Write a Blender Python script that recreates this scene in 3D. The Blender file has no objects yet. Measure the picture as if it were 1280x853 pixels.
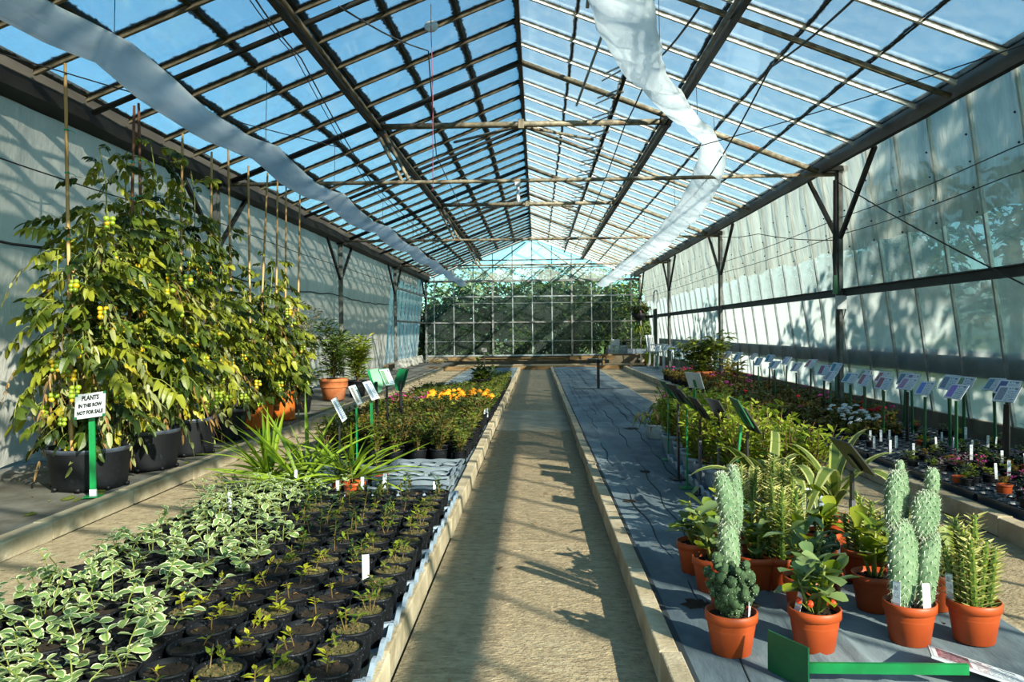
import bpy, math, random
from mathutils import Vector, Matrix, Euler

rnd = random.Random(11)
PI = math.pi
scene = bpy.context.scene
COL = scene.collection

# ------------------------------------------------------------------ camera
# world: +Y runs down the glasshouse, +X to the right, Z up, path level z = 0
FPX, CAM_H = 996.0, 1.15
cam_d = bpy.data.cameras.new('camera')
cam_d.sensor_width = 36.0
cam_d.lens = FPX / 1280.0 * 36.0
cam_d.clip_end = 500
cam = bpy.data.objects.new('camera', cam_d)
COL.objects.link(cam)
_v = Vector(((671 - 640) / FPX, (426.5 - 414) / FPX, -1)).normalized()
_r = math.radians(0.6)
_w = Vector((-math.sin(_r), math.cos(_r), 0)); _w = (_w - _w.dot(_v) * _v).normalized()
_u = _v.cross(_w)
cam.matrix_world = Matrix.Translation((0, 0, CAM_H)) @ Matrix((_u, _v, _w)).to_4x4()
scene.camera = cam

# ------------------------------------------------------------------ light
SUN = Vector((0.62, -0.78, 0.51)).normalized()          # towards the sun
world = bpy.data.worlds.new('sky'); scene.world = world
world.use_nodes = True
nt = world.node_tree; nt.nodes.clear()
sky = nt.nodes.new('ShaderNodeTexSky'); sky.sky_type = 'NISHITA'
sky.sun_disc = False
sky.sun_elevation = math.asin(SUN.z)
sky.sun_rotation = math.atan2(SUN.x, SUN.y)
sky.altitude = 100; sky.air_density = 1.0; sky.dust_density = 1.2; sky.ozone_density = 1.6
tint = nt.nodes.new('ShaderNodeMix'); tint.data_type = 'RGBA'; tint.blend_type = 'MULTIPLY'
tint.inputs[0].default_value = 1.0; tint.inputs[7].default_value = (0.60, 1.06, 1.10, 1)
bg = nt.nodes.new('ShaderNodeBackground'); bg.inputs[1].default_value = 0.30
wo = nt.nodes.new('ShaderNodeOutputWorld')
nt.links.new(sky.outputs[0], tint.inputs[6]); nt.links.new(tint.outputs[2], bg.inputs[0]); nt.links.new(bg.outputs[0], wo.inputs[0])
sun_d = bpy.data.lights.new('sun', 'SUN'); sun_d.energy = 19.0; sun_d.color = (1.0, 0.90, 0.76); sun_d.angle = math.radians(0.6)
sun = bpy.data.objects.new('sun', sun_d); COL.objects.link(sun)
sun.rotation_euler = SUN.to_track_quat('Z', 'Y').to_euler(); sun.location = SUN * 40

scene.view_settings.view_transform = 'Standard'
scene.view_settings.look = 'None'
scene.view_settings.exposure = 0.0
scene.view_settings.gamma = 1.0
scene.view_settings.use_curve_mapping = False
scene.cycles.transparent_max_bounces = 32
scene.cycles.max_bounces = 8
scene.cycles.caustics_reflective = False
scene.cycles.caustics_refractive = False

# ------------------------------------------------------------------ materials
def lin(c):
    """'#rrggbb' or an sRGB tuple 0..255 -> linear rgba"""
    if isinstance(c, str):
        c = c.lstrip('#'); c = [int(c[i:i + 2], 16) for i in (0, 2, 4)]
    o = []
    for x in c:
        x = x / 255.0
        o.append(x / 12.92 if x <= 0.04045 else ((x + 0.055) / 1.055) ** 2.4)
    return (*o, 1.0)

LIN = lin
def nn(t, kind, **kw):
    n = t.nodes.new('ShaderNode' + kind)
    for k, v in kw.items():
        setattr(n, k, v)
    return n

def newmat(name):
    m = bpy.data.materials.new(name); m.use_nodes = True
    t = m.node_tree; t.nodes.clear()
    return m, t, nn(t, 'OutputMaterial')

def mixc(t, a, b, fac, blend='MIX'):
    m = nn(t, 'Mix', data_type='RGBA', blend_type=blend)
    for sock, v in ((m.inputs[0], fac), (m.inputs[6], a), (m.inputs[7], b)):
        if isinstance(v, (tuple, float, int)):
            sock.default_value = v
        else:
            t.links.new(v, sock)
    return m.outputs[2]

def math_(t, op, a, b=0.0, clamp=False):
    m = nn(t, 'Math', operation=op, use_clamp=clamp)
    for sock, v in ((m.inputs[0], a), (m.inputs[1], b)):
        if isinstance(v, (float, int)):
            sock.default_value = v
        else:
            t.links.new(v, sock)
    return m.outputs[0]

def ramp(t, fac, lo, hi):
    r = nn(t, 'MapRange', clamp=True)
    t.links.new(fac, r.inputs[0]); r.inputs[1].default_value = lo; r.inputs[2].default_value = hi
    return r.outputs[0]

def noise(t, scale, coord='Object', stretch=(1, 1, 1), detail=4, rough=0.6):
    tc = nn(t, 'TexCoord'); mp = nn(t, 'Mapping'); mp.inputs[3].default_value = stretch
    t.links.new(tc.outputs[coord], mp.inputs[0])
    n = nn(t, 'TexNoise'); n.inputs['Scale'].default_value = scale; n.inputs['Detail'].default_value = detail
    n.inputs['Roughness'].default_value = rough
    t.links.new(mp.outputs[0], n.inputs[0])
    return n.outputs[0]

def mat(name, c1, c2=None, scale=6, lo=0.35, hi=0.65, rough=0.75, bump=0.0, bscale=40, bstretch=(1, 1, 1),
        spec=0.3, metal=0.0, rand=0.0, stretch=(1, 1, 1), coord='Object', c3=None, s3=2.0, lo3=.55, hi3=.75, k=0.72):
    m, t, out = newmat(name)
    lin = lambda h: tuple(v * k if i < 3 else v for i, v in enumerate(LIN(h)))
    p = nn(t, 'BsdfPrincipled'); t.links.new(p.outputs[0], out.inputs[0])
    p.inputs['Roughness'].default_value = rough; p.inputs['Metallic'].default_value = metal
    p.inputs['Specular IOR Level'].default_value = spec
    c = lin(c1)
    if c2 is not None:
        c = mixc(t, c, lin(c2), ramp(t, noise(t, scale, coord, stretch), lo, hi))
    if c3 is not None:
        c = mixc(t, c, lin(c3), ramp(t, noise(t, s3, coord), lo3, hi3))
    if rand:
        oi = nn(t, 'ObjectInfo')
        f = math_(t, 'MULTIPLY_ADD', oi.outputs['Random'], rand); f.node.inputs[2].default_value = 1 - rand / 2
        cc = nn(t, 'CombineColor')
        for i in range(3): t.links.new(f, cc.inputs[i])
        c = mixc(t, c, cc.outputs[0], 1.0, 'MULTIPLY')
    if isinstance(c, tuple): p.inputs['Base Color'].default_value = c
    else: t.links.new(c, p.inputs['Base Color'])
    if bump:
        b = nn(t, 'Bump'); b.inputs['Strength'].default_value = bump; b.inputs['Distance'].default_value = 0.02
        t.links.new(noise(t, bscale, coord, bstretch), b.inputs['Height']); t.links.new(b.outputs[0], p.inputs['Normal'])
    return m

def leafmat(name, c1, c2, trans=0.35, rough=0.45, scale=9, rand=0.5, k=0.62):
    """foliage: colour drifts from c1 to c2 with the object's random number and a fine noise; light passes through"""
    m, t, out = newmat(name)
    lin = lambda h: tuple(v * k if i < 3 else v for i, v in enumerate(LIN(h)))
    oi = nn(t, 'ObjectInfo')
    f = math_(t, 'ADD', math_(t, 'MULTIPLY', oi.outputs['Random'], rand), math_(t, 'MULTIPLY', noise(t, scale, detail=2), 1 - rand * 0.6))
    c = mixc(t, lin(c1), lin(c2), ramp(t, f, 0.28, 0.80))
    p = nn(t, 'BsdfPrincipled'); p.inputs['Roughness'].default_value = rough; p.inputs['Specular IOR Level'].default_value = 0.35
    tr = nn(t, 'BsdfTranslucent'); mx = nn(t, 'MixShader'); mx.inputs[0].default_value = trans
    t.links.new(c, p.inputs['Base Color'])
    t.links.new(mixc(t, c, (1.0, 1.0, 0.55, 1), 1.0, 'MULTIPLY'), tr.inputs[0])
    t.links.new(p.outputs[0], mx.inputs[1]); t.links.new(tr.outputs[0], mx.inputs[2]); t.links.new(mx.outputs[0], out.inputs[0])
    return m

def glassmat(name, dirt, film, algae=None, edge=0.0, tint_=(0.95, 0.985, 0.985, 1), nscale=5.0, var=0.5, gloss=0.06, trans=0.6, dust='#cfd8d6'):
    """a pane: clear, under a film of dust that scatters; algae creep in from the pane's own edges"""
    m, t, out = newmat(name)
    tr = nn(t, 'BsdfTransparent'); tr.inputs[0].default_value = tint_
    df = nn(t, 'BsdfDiffuse'); tl = nn(t, 'BsdfTranslucent'); mx = nn(t, 'MixShader'); mx.inputs[0].default_value = trans
    df.inputs[0].default_value = lin(dust); tl.inputs[0].default_value = lin(dust)
    t.links.new(df.outputs[0], mx.inputs[1]); t.links.new(tl.outputs[0], mx.inputs[2])
    n = noise(t, nscale, detail=6, rough=0.7)
    f = math_(t, 'ADD', math_(t, 'MULTIPLY', ramp(t, n, 0.35, 0.75), film * var), dirt)
    lw = nn(t, 'LayerWeight'); cosv = math_(t, 'MAXIMUM', math_(t, 'SUBTRACT', 1.0, lw.outputs['Facing']), 0.10)   # a film scatters more along a slanting line of sight
    f = math_(t, 'MINIMUM', math_(t, 'DIVIDE', f, cosv), 0.9)
    m1 = nn(t, 'MixShader'); t.links.new(f, m1.inputs[0]); t.links.new(tr.outputs[0], m1.inputs[1]); t.links.new(mx.outputs[0], m1.inputs[2])
    last = m1.outputs[0]
    if algae:
        tc = nn(t, 'TexCoord'); sx = nn(t, 'SeparateXYZ'); t.links.new(tc.outputs['Generated'], sx.inputs[0])
        d = None
        for k in (0, 1):
            e = math_(t, 'MINIMUM', sx.outputs[k], math_(t, 'SUBTRACT', 1.0, sx.outputs[k]))
            d = e if d is None else math_(t, 'MINIMUM', d, e)
        n2 = noise(t, 13, detail=6, rough=0.75)
        n3 = noise(t, 2.2, detail=2)
        a = math_(t, 'SUBTRACT', math_(t, 'MULTIPLY', math_(t, 'MULTIPLY', n2, n3), edge), d)
        a = ramp(t, a, 0.0, 0.02)
        ad = nn(t, 'BsdfDiffuse'); ad.inputs[0].default_value = lin(algae)
        m2 = nn(t, 'MixShader'); t.links.new(math_(t, 'MULTIPLY', a, 0.85), m2.inputs[0]); t.links.new(last, m2.inputs[1]); t.links.new(ad.outputs[0], m2.inputs[2])
        last = m2.outputs[0]
    gl = nn(t, 'BsdfGlossy'); gl.inputs['Roughness'].default_value = 0.08
    fr = nn(t, 'Fresnel'); fr.inputs[0].default_value = 1.25
    m3 = nn(t, 'MixShader'); t.links.new(math_(t, 'MULTIPLY', fr.outputs[0], 0.6), m3.inputs[0]); t.links.new(last, m3.inputs[1]); t.links.new(gl.outputs[0], m3.inputs[2])
    t.links.new(m3.outputs[0], out.inputs[0])
    return m

def filmmat(name, col, clear, trans, rough=0.35, bump=0.3, bscale=6, bstretch=(1, 1, 1), c2=None, gloss=0.08):
    """plastic sheet: partly clear, the rest scattering both ways"""
    m, t, out = newmat(name)
    tr = nn(t, 'BsdfTransparent'); df = nn(t, 'BsdfPrincipled'); tl = nn(t, 'BsdfTranslucent')
    c = lin(col)
    if c2:
        c = mixc(t, c, lin(c2), ramp(t, noise(t, 1.6, stretch=bstretch, detail=5), 0.35, 0.7))
        t.links.new(c, df.inputs['Base Color']); t.links.new(c, tl.inputs[0])
    else:
        df.inputs['Base Color'].default_value = c; tl.inputs[0].default_value = c
    df.inputs['Roughness'].default_value = rough; df.inputs['Specular IOR Level'].default_value = 0.5
    b = nn(t, 'Bump'); b.inputs['Strength'].default_value = bump; b.inputs['Distance'].default_value = 0.05
    t.links.new(noise(t, bscale, stretch=bstretch), b.inputs['Height'])
    t.links.new(b.outputs[0], df.inputs['Normal']); t.links.new(b.outputs[0], tl.inputs['Normal'])
    m1 = nn(t, 'MixShader'); m1.inputs[0].default_value = trans
    m2 = nn(t, 'MixShader'); m2.inputs[0].default_value = clear
    t.links.new(df.outputs[0], m1.inputs[1]); t.links.new(tl.outputs[0], m1.inputs[2])
    t.links.new(m1.outputs[0], m2.inputs[1]); t.links.new(tr.outputs[0], m2.inputs[2]); t.links.new(m2.outputs[0], out.inputs[0])
    return m

def printmat(name, pic, pic2, paper='#b9c4cc', ink='#39424c', portrait=0.42, head=True):
    """a printed plant sign: a colour photograph down one side, lines of text on the other (uv)"""
    m, t, out = newmat(name)
    p = nn(t, 'BsdfPrincipled'); p.inputs['Roughness'].default_value = 0.25; t.links.new(p.outputs[0], out.inputs[0])
    tc = nn(t, 'TexCoord'); s = nn(t, 'SeparateXYZ'); t.links.new(tc.outputs['UV'], s.inputs[0])
    u, v = s.outputs[0], s.outputs[1]
    n = noise(t, 22, 'UV', detail=3)
    picc = mixc(t, lin(pic), lin(pic2), ramp(t, n, 0.42, 0.6))
    line = math_(t, 'GREATER_THAN', math_(t, 'FRACT', math_(t, 'MULTIPLY', v, 11.0)), 0.5)
    word = math_(t, 'GREATER_THAN', noise(t, 30, 'UV', (1.0, 0.35, 1), detail=1), 0.46)
    mar = math_(t, 'MULTIPLY', math_(t, 'GREATER_THAN', u, portrait + 0.06), math_(t, 'LESS_THAN', u, 0.93))
    txt = math_(t, 'MULTIPLY', math_(t, 'MULTIPLY', line, word), mar)
    if head:
        hd = math_(t, 'MULTIPLY', math_(t, 'GREATER_THAN', v, 0.80), math_(t, 'LESS_THAN', v, 0.92))
        txt = math_(t, 'MAXIMUM', math_(t, 'MULTIPLY', txt, math_(t, 'LESS_THAN', v, 0.75)), math_(t, 'MULTIPLY', math_(t, 'MULTIPLY', hd, mar), math_(t, 'GREATER_THAN', noise(t, 16, 'UV', (1, .2, 1), detail=0), 0.4)))
    c = mixc(t, lin(paper), lin(ink), math_(t, 'MULTIPLY', txt, 0.8))
    inp = math_(t, 'MULTIPLY', math_(t, 'MULTIPLY', math_(t, 'GREATER_THAN', u, 0.05), math_(t, 'LESS_THAN', u, portrait)),
                math_(t, 'MULTIPLY', math_(t, 'GREATER_THAN', v, 0.07), math_(t, 'LESS_THAN', v, 0.93)))
    t.links.new(mixc(t, c, picc, inp), p.inputs['Base Color'])
    return m

def barcodemat(name, ink='#30343a', paper='#dfe3e6'):
    m, t, out = newmat(name)
    p = nn(t, 'BsdfPrincipled'); p.inputs['Roughness'].default_value = 0.4; t.links.new(p.outputs[0], out.inputs[0])
    tc = nn(t, 'TexCoord'); s = nn(t, 'SeparateXYZ'); t.links.new(tc.outputs['UV'], s.inputs[0])
    u, v = s.outputs[0], s.outputs[1]
    bars = math_(t, 'GREATER_THAN', noise(t, 26, 'UV', (1, 0.0, 1), detail=0), 0.5)
    zone = math_(t, 'MULTIPLY', math_(t, 'GREATER_THAN', v, 0.62), math_(t, 'LESS_THAN', v, 0.90))
    zone = math_(t, 'MULTIPLY', zone, math_(t, 'MULTIPLY', math_(t, 'GREATER_THAN', u, 0.2), math_(t, 'LESS_THAN', u, 0.8)))
    txt = math_(t, 'MULTIPLY', math_(t, 'GREATER_THAN', math_(t, 'FRACT', math_(t, 'MULTIPLY', v, 14.0)), 0.6), math_(t, 'GREATER_THAN', noise(t, 24, 'UV', (1, .5, 1), detail=0), 0.5))
    z2 = math_(t, 'MULTIPLY', math_(t, 'LESS_THAN', v, 0.55), math_(t, 'MULTIPLY', math_(t, 'GREATER_THAN', u, 0.15), math_(t, 'LESS_THAN', u, 0.85)))
    z2 = math_(t, 'MULTIPLY', z2, math_(t, 'GREATER_THAN', v, 0.25))
    f = math_(t, 'MAXIMUM', math_(t, 'MULTIPLY', bars, zone), math_(t, 'MULTIPLY', txt, z2))
    t.links.new(mixc(t, lin(paper), lin(ink), f), p.inputs['Base Color'])
    return m

M = {}
M['concrete'] = mat('concrete', '#a89676', '#85755a', 16.0, rough=0.92, bump=1.0, bscale=70, bstretch=(0.7, 1.2, 1), c3='#aea083', s3=1.3, rand=0.08, k=0.95)
M['concrete_pale'] = mat('pale concrete', '#9b8f78', '#82765f', 4.0, rough=0.9, bump=0.4, bscale=30, rand=0.1, k=0.95)
M['kerb'] = mat('kerb concrete', '#b0a288', '#8d7e62', 5.0, rough=0.88, bump=0.35, bscale=38, c3='#6f6248', s3=2.4, lo3=.6, hi3=.85, rand=0.25, k=0.95)
M['sill'] = mat('sill concrete', '#8d8069', '#6f6350', 4.0, rough=0.9, bump=0.3, rand=0.15)
M['ground'] = mat('packed earth', '#6a5c45', '#4e4433', 2.0, rough=0.95, bump=0.4)
M['fabric'] = mat('ground cover fabric', '#6d7d82', '#4a5860', 2.2, rough=0.8, bump=0.4, bscale=9, stretch=(1.5, 0.5, 1), bstretch=(2, 0.6, 1), c3='#8b979a', s3=1.3, lo3=.5, hi3=.72)
M['fabric_old'] = mat('worn ground cover', '#6f6c62', '#4d483d', 2.6, rough=0.9, bump=0.35, bscale=14, c3='#84857f', s3=1.5)
M['crease_shade'] = mat('fabric crease', '#23292d', '#30383c', 5, rough=0.85)
M['moss'] = mat('moss', '#6c7420', '#4d5718', 20, rough=0.95, bump=0.6, bscale=90)
M['soil'] = mat('potting compost', '#46351f', '#281d10', 45, rough=0.95, bump=1.0, bscale=120, k=.55)
M['soil_pale'] = mat('pale compost', '#8a7446', '#4f5220', 60, rough=0.95, bump=1.0, bscale=120, k=.6)  # paler tan compost with greenish mottling
M['bar_dark'] = mat('weathered backlit glazing bar', '#8a7d66', '#4e4638', 9, rough=0.6, stretch=(1, 0.3, 1), c3='#2c261d', s3=4)  # weathered bars of the left slope, backlit darkness put into the colour
M['bar_pale'] = mat('lit glazing bar', '#f4f0e6', '#d8d0bc', 9, rough=0.42, c3='#4c4434', s3=5, lo3=.62, hi3=.74, k=0.72)  # bars of the right slope, the light on them put into the colour
M['alu'] = mat('aluminium', '#c8ccce', '#9aa0a2', 7, rough=0.3, metal=0.6)
M['lap'] = mat('algae blackened lap', '#23211a', '#3b3a22', 18, rough=0.9)
M['steel'] = mat('galvanised steel', '#8c8e8a', '#62625c', 8, rough=0.5, metal=0.4, c3='#7a5a3c', s3=4, lo3=.62, hi3=.8)
M['steel_dark'] = mat('dark painted steel', '#33322e', '#201f1c', 8, rough=0.55, metal=0.2)
M['pipe'] = mat('rusty tube', '#9c9078', '#5d5444', 14, rough=0.6, metal=0.2, c3='#7d5230', s3=6, lo3=.58, hi3=.7)
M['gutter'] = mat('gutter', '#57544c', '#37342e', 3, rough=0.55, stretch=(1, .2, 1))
M['gutter_shade'] = mat('shaded gutter underside', '#2a2825', '#1c1a18', 3, rough=0.6)
M['wire'] = mat('wire', '#2d2c2b', rough=0.6)
M['cord_red'] = mat('red cord', '#a8485a', rough=0.7)
M['roof_glass'] = glassmat('roof glass', 0.012, 0.07, algae='#25281a', edge=0.30, tint_=(0.93, 0.98, 0.99, 1))
M['roof_glass_r'] = glassmat('right roof glass', 0.016, 0.08, algae='#2c2a1c', edge=0.15, tint_=(0.93, 0.98, 0.99, 1))
M['wall_glass_low'] = glassmat('whitewashed wall glass', 0.15, 0.20, nscale=1.2, var=0.8, trans=0.75, dust='#d4e0de')
M['gable_glass_upper'] = glassmat('hazy gable glass', 0.16, 0.22, nscale=1.2, trans=0.35, dust='#e0e6dc')
M['wall_glass'] = glassmat('shaded wall glass', 0.07, 0.15, nscale=1.6, var=0.8, trans=0.75, dust='#c4d8d8')
M['clear_glass'] = glassmat('clear glass', 0.02, 0.06)
M['gable_glass'] = glassmat('gable glass', 0.015, 0.07, nscale=2.0, trans=0.6, tint_=(0.84, 0.92, 0.88, 1))
M['bubble'] = filmmat('bubble insulation', '#b2aea4', 0.02, 0.25, bump=0.5, bscale=5, bstretch=(1, 1.6, 0.7), c2='#98948a')
M['poly'] = filmmat('polythene', '#c8c6b8', 0.28, 0.6, bump=1.0, bscale=5, bstretch=(1, 1.8, 0.5), c2='#8f9088')
M['poly_strip'] = filmmat('polythene strip', '#eef0f0', 0.14, 0.8, bump=0.35, bscale=7, bstretch=(1.5, .4, 1), c2='#bcc8cc')
M['wood'] = mat('timber', '#8f7148', '#6a5232', 5, rough=0.8, stretch=(.4, 3, 3), bump=0.2)
M['cane'] = mat('bamboo', '#b08c58', '#8e6c42', 12, rough=0.55, stretch=(1, 1, .4), rand=0.3, k=1.1)
M['cane_red'] = mat('old bamboo', '#8a5a3c', '#5e3a28', 12, rough=0.6)
M['twine'] = mat('green twine', '#2d9a7a', rough=0.8)
M['pot_black'] = mat('black plastic', '#101216', '#181a1f', 30, rough=0.6, spec=0.2, c3='#7a8088', s3=150, lo3=.63, hi3=.68, k=.4)
M['planter_black'] = mat('black planter', '#101215', '#181a1e', 6, rough=0.55, spec=0.25, c3='#343a42', s3=40, lo3=.6, hi3=.8, k=.45)
M['planter_rim'] = mat('planter rim', '#4a5260', '#2c3138', 10, rough=0.35, spec=0.6)
M['terracotta'] = mat('terracotta plastic', '#b84e1c', '#a04016', 5, rough=0.5, spec=0.35, rand=0.2)
M['terracotta_clay'] = mat('clay', '#c07040', '#a85c30', 8, rough=0.8, c3='#c9906c', s3=5)
M['orange_pot'] = mat('orange plastic', '#cf6a22', '#b85a1c', 4, rough=0.45)
M['tray_grey'] = mat('grey tray plastic', '#a4b2bf', '#8b99a6', 8, rough=0.4, spec=0.45, rand=0.15)
M['tray_dull'] = mat('dull grey tray plastic', '#7d8890', '#69747c', 8, rough=0.5, rand=0.2)
M['tray_black'] = mat('black tray plastic', '#2a323c', '#3a444f', 8, rough=0.28, spec=0.9)
M['white_plastic'] = mat('white plastic', '#dcdfe0', '#c4c8ca', 5, rough=0.4)
M['lime_plastic'] = mat('lime plastic', '#b4c832', rough=0.45)
M['green_plastic'] = mat('green plastic', '#0c8c48', '#09763a', 9, rough=0.4, spec=0.5)
M['green_dark'] = mat('dark green plastic', '#0c6a38', '#0a5530', 9, rough=0.4, spec=0.5)
M['black_plastic'] = mat('black sign plastic', '#141416', '#202124', 9, rough=0.4, spec=0.5)
M['highlight'] = mat('grey sleeve', '#6d6a72', '#59565e', 9, rough=0.5)
M['sign_back'] = mat('sign back', '#24241f', '#33332b', 6, rough=0.5)
M['ink'] = mat('ink', '#1c1e22', rough=0.8)
M['board_dark'] = mat('dark board', '#17332f', '#10241f', 3, rough=0.8)
M['tomato_leaf'] = leafmat('tomato leaf', '#566a1a', '#b4b438', 0.35)
M['tomato_dark'] = leafmat('shaded tomato leaf', '#233810', '#56681c', 0.3)  # darker copy of the tomato leaf, shade put into the colour
M['tomato_grey'] = leafmat('dull tomato leaf', '#6b7a3c', '#a8a868', 0.3)
M['leaf_yellow'] = leafmat('yellowed leaf', '#b8a81c', '#d6c648', 0.4)
M['leaf_brown'] = leafmat('withered leaf', '#7d5a2a', '#b89058', 0.3)
M['stem'] = mat('green stem', '#6f7d30', '#8a8a44', 12, rough=0.6, rand=0.3)
M['stem_brown'] = mat('brown stem', '#7a6034', '#54401f', 12, rough=0.7, rand=0.3)
M['tomato_green'] = mat('unripe tomato', '#9aa82c', '#7d9420', 9, rough=0.25, spec=0.5, rand=0.2)
M['tomato_gold'] = mat('yellow tomato', '#d8b41c', '#c8a018', 9, rough=0.25, spec=0.5, rand=0.2)
M['vinca'] = leafmat('vinca leaf', '#56743f', '#8aa25c', 0.25, k=.8)
M['vinca_edge'] = leafmat('vinca leaf margin', '#ccce98', '#e4e4b8', 0.3, k=.85)
M['seedling'] = leafmat('seedling leaf', '#55701c', '#a4b030', 0.35)
M['seedling_dark'] = leafmat('dark seedling leaf', '#2c4a1c', '#52702c', 0.3)
M['seedling_yellow'] = leafmat('yellow seedling leaf', '#a8ac20', '#d2cc3c', 0.4)
M['bush'] = leafmat('bushy leaf', '#2e4216', '#74842c', 0.3)
M['bush2'] = leafmat('bronze bushy leaf', '#46461c', '#86802e', 0.3)
M['blade'] = leafmat('sword leaf', '#5c8218', '#a4bc34', 0.4)
M['willow'] = leafmat('narrow leaf', '#35501e', '#6f862c', 0.3)
M['willow_pale'] = leafmat('light narrow leaf', '#6c8a1e', '#aab83a', 0.4)  # lighter yellowish green of narrow leaves
M['grey_leaf'] = leafmat('grey leaf', '#76786a', '#a0a08c', 0.2)
M['sedum'] = leafmat('yellow green leaf', '#7c9420', '#bcc848', 0.45)
M['kalanchoe'] = leafmat('succulent leaf', '#5c7a48', '#90a466', 0.25, rough=0.4)
M['kalanchoe_lit'] = leafmat('sunlit succulent leaf', '#6c8a1c', '#b0b834', 0.4)  # brighter copy of the succulent leaf, sunlight put into the colour
M['cactus'] = mat('cactus skin', '#5c7a54', '#7d9670', 20, rough=0.7, bump=0.3)
M['cactus_dark'] = mat('dark cactus skin', '#2e4426', '#4c6440', 40, rough=0.8, bump=0.6, bscale=60)
M['spine'] = mat('pale spines', '#d8dcc4', rough=0.7)
M['euphorbia'] = leafmat('euphorbia skin', '#3c5a20', '#66802e', 0.1)
M['euph_leaf'] = leafmat('euphorbia leaf', '#98a43c', '#d8d088', 0.4, k=.8)
M['agave'] = leafmat('arching leaf', '#4c6428', '#7c8e40', 0.35)
M['agave_edge'] = leafmat('arching leaf margin', '#b0b860', '#d0d088', 0.4)
M['ger_leaf'] = leafmat('geranium leaf', '#3a5420', '#6f7c2c', 0.3)
M['ger_rust'] = leafmat('autumn geranium leaf', '#7c5a20', '#a88a34', 0.35)
M['f_red'] = mat('red petals', '#d01c20', '#b0141a', 30, rough=0.6)
M['f_pink'] = mat('pink petals', '#d04c8c', '#b8387c', 30, rough=0.6, rand=0.3)
M['f_orange'] = mat('orange petals', '#ee8a0c', '#f2a412', 30, rough=0.6, bump=0.6, bscale=90, rand=0.2)
M['f_white'] = mat('white petals', '#e8e8e6', '#d4d4d8', 30, rough=0.6)
M['f_mauve'] = mat('mauve petals', '#a0709a', '#c090a8', 30, rough=0.6)
M['tree_dark'] = leafmat('dark tree leaf', '#26401a', '#48602a', 0.3)
M['tree_mid'] = leafmat('tree leaf', '#445c20', '#78883a', 0.35)
M['tree_gold'] = leafmat('golden tree leaf', '#8a8a2c', '#c4b048', 0.4)
M['tree_pale'] = leafmat('pale tree leaf', '#75906c', '#a4b490', 0.35)
M['bark'] = mat('bark', '#5a4a38', '#3c3126', 8, rough=0.9, bump=0.5)
M['grass'] = mat('grass', '#4d6426', '#6c7a34', 2, rough=0.95, bump=0.5, bscale=60)
M['label_print'] = barcodemat('plant label print')
PRINTS = [printmat('sign print %s' % n, a, b) for n, a, b in (
    ('purple', '#6a4aa8', '#8a78c0'), ('blue', '#3458a8', '#4a78c8'), ('red', '#a03848', '#6a5a64'), ('teal', '#2a6a84', '#3c8094'),
    ('slate', '#4c586c', '#8a94a4'), ('mauve', '#7a5a84', '#a88aa4'), ('green', '#4a6a4c', '#7a9a74'), ('sand', '#8a7a5c', '#5c6470'), ('navy', '#2a3c6c', '#4a5c8a'))]
M['print_white'] = mat('sign paper', '#e2e4e4', rough=0.5, k=.42)
M['print_fallen'] = printmat('fallen sign print', '#6a3038', '#a08890', paper='#c8ccd0')

# ------------------------------------------------------------------ mesh builder
def V(*a): return Vector(a)

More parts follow.
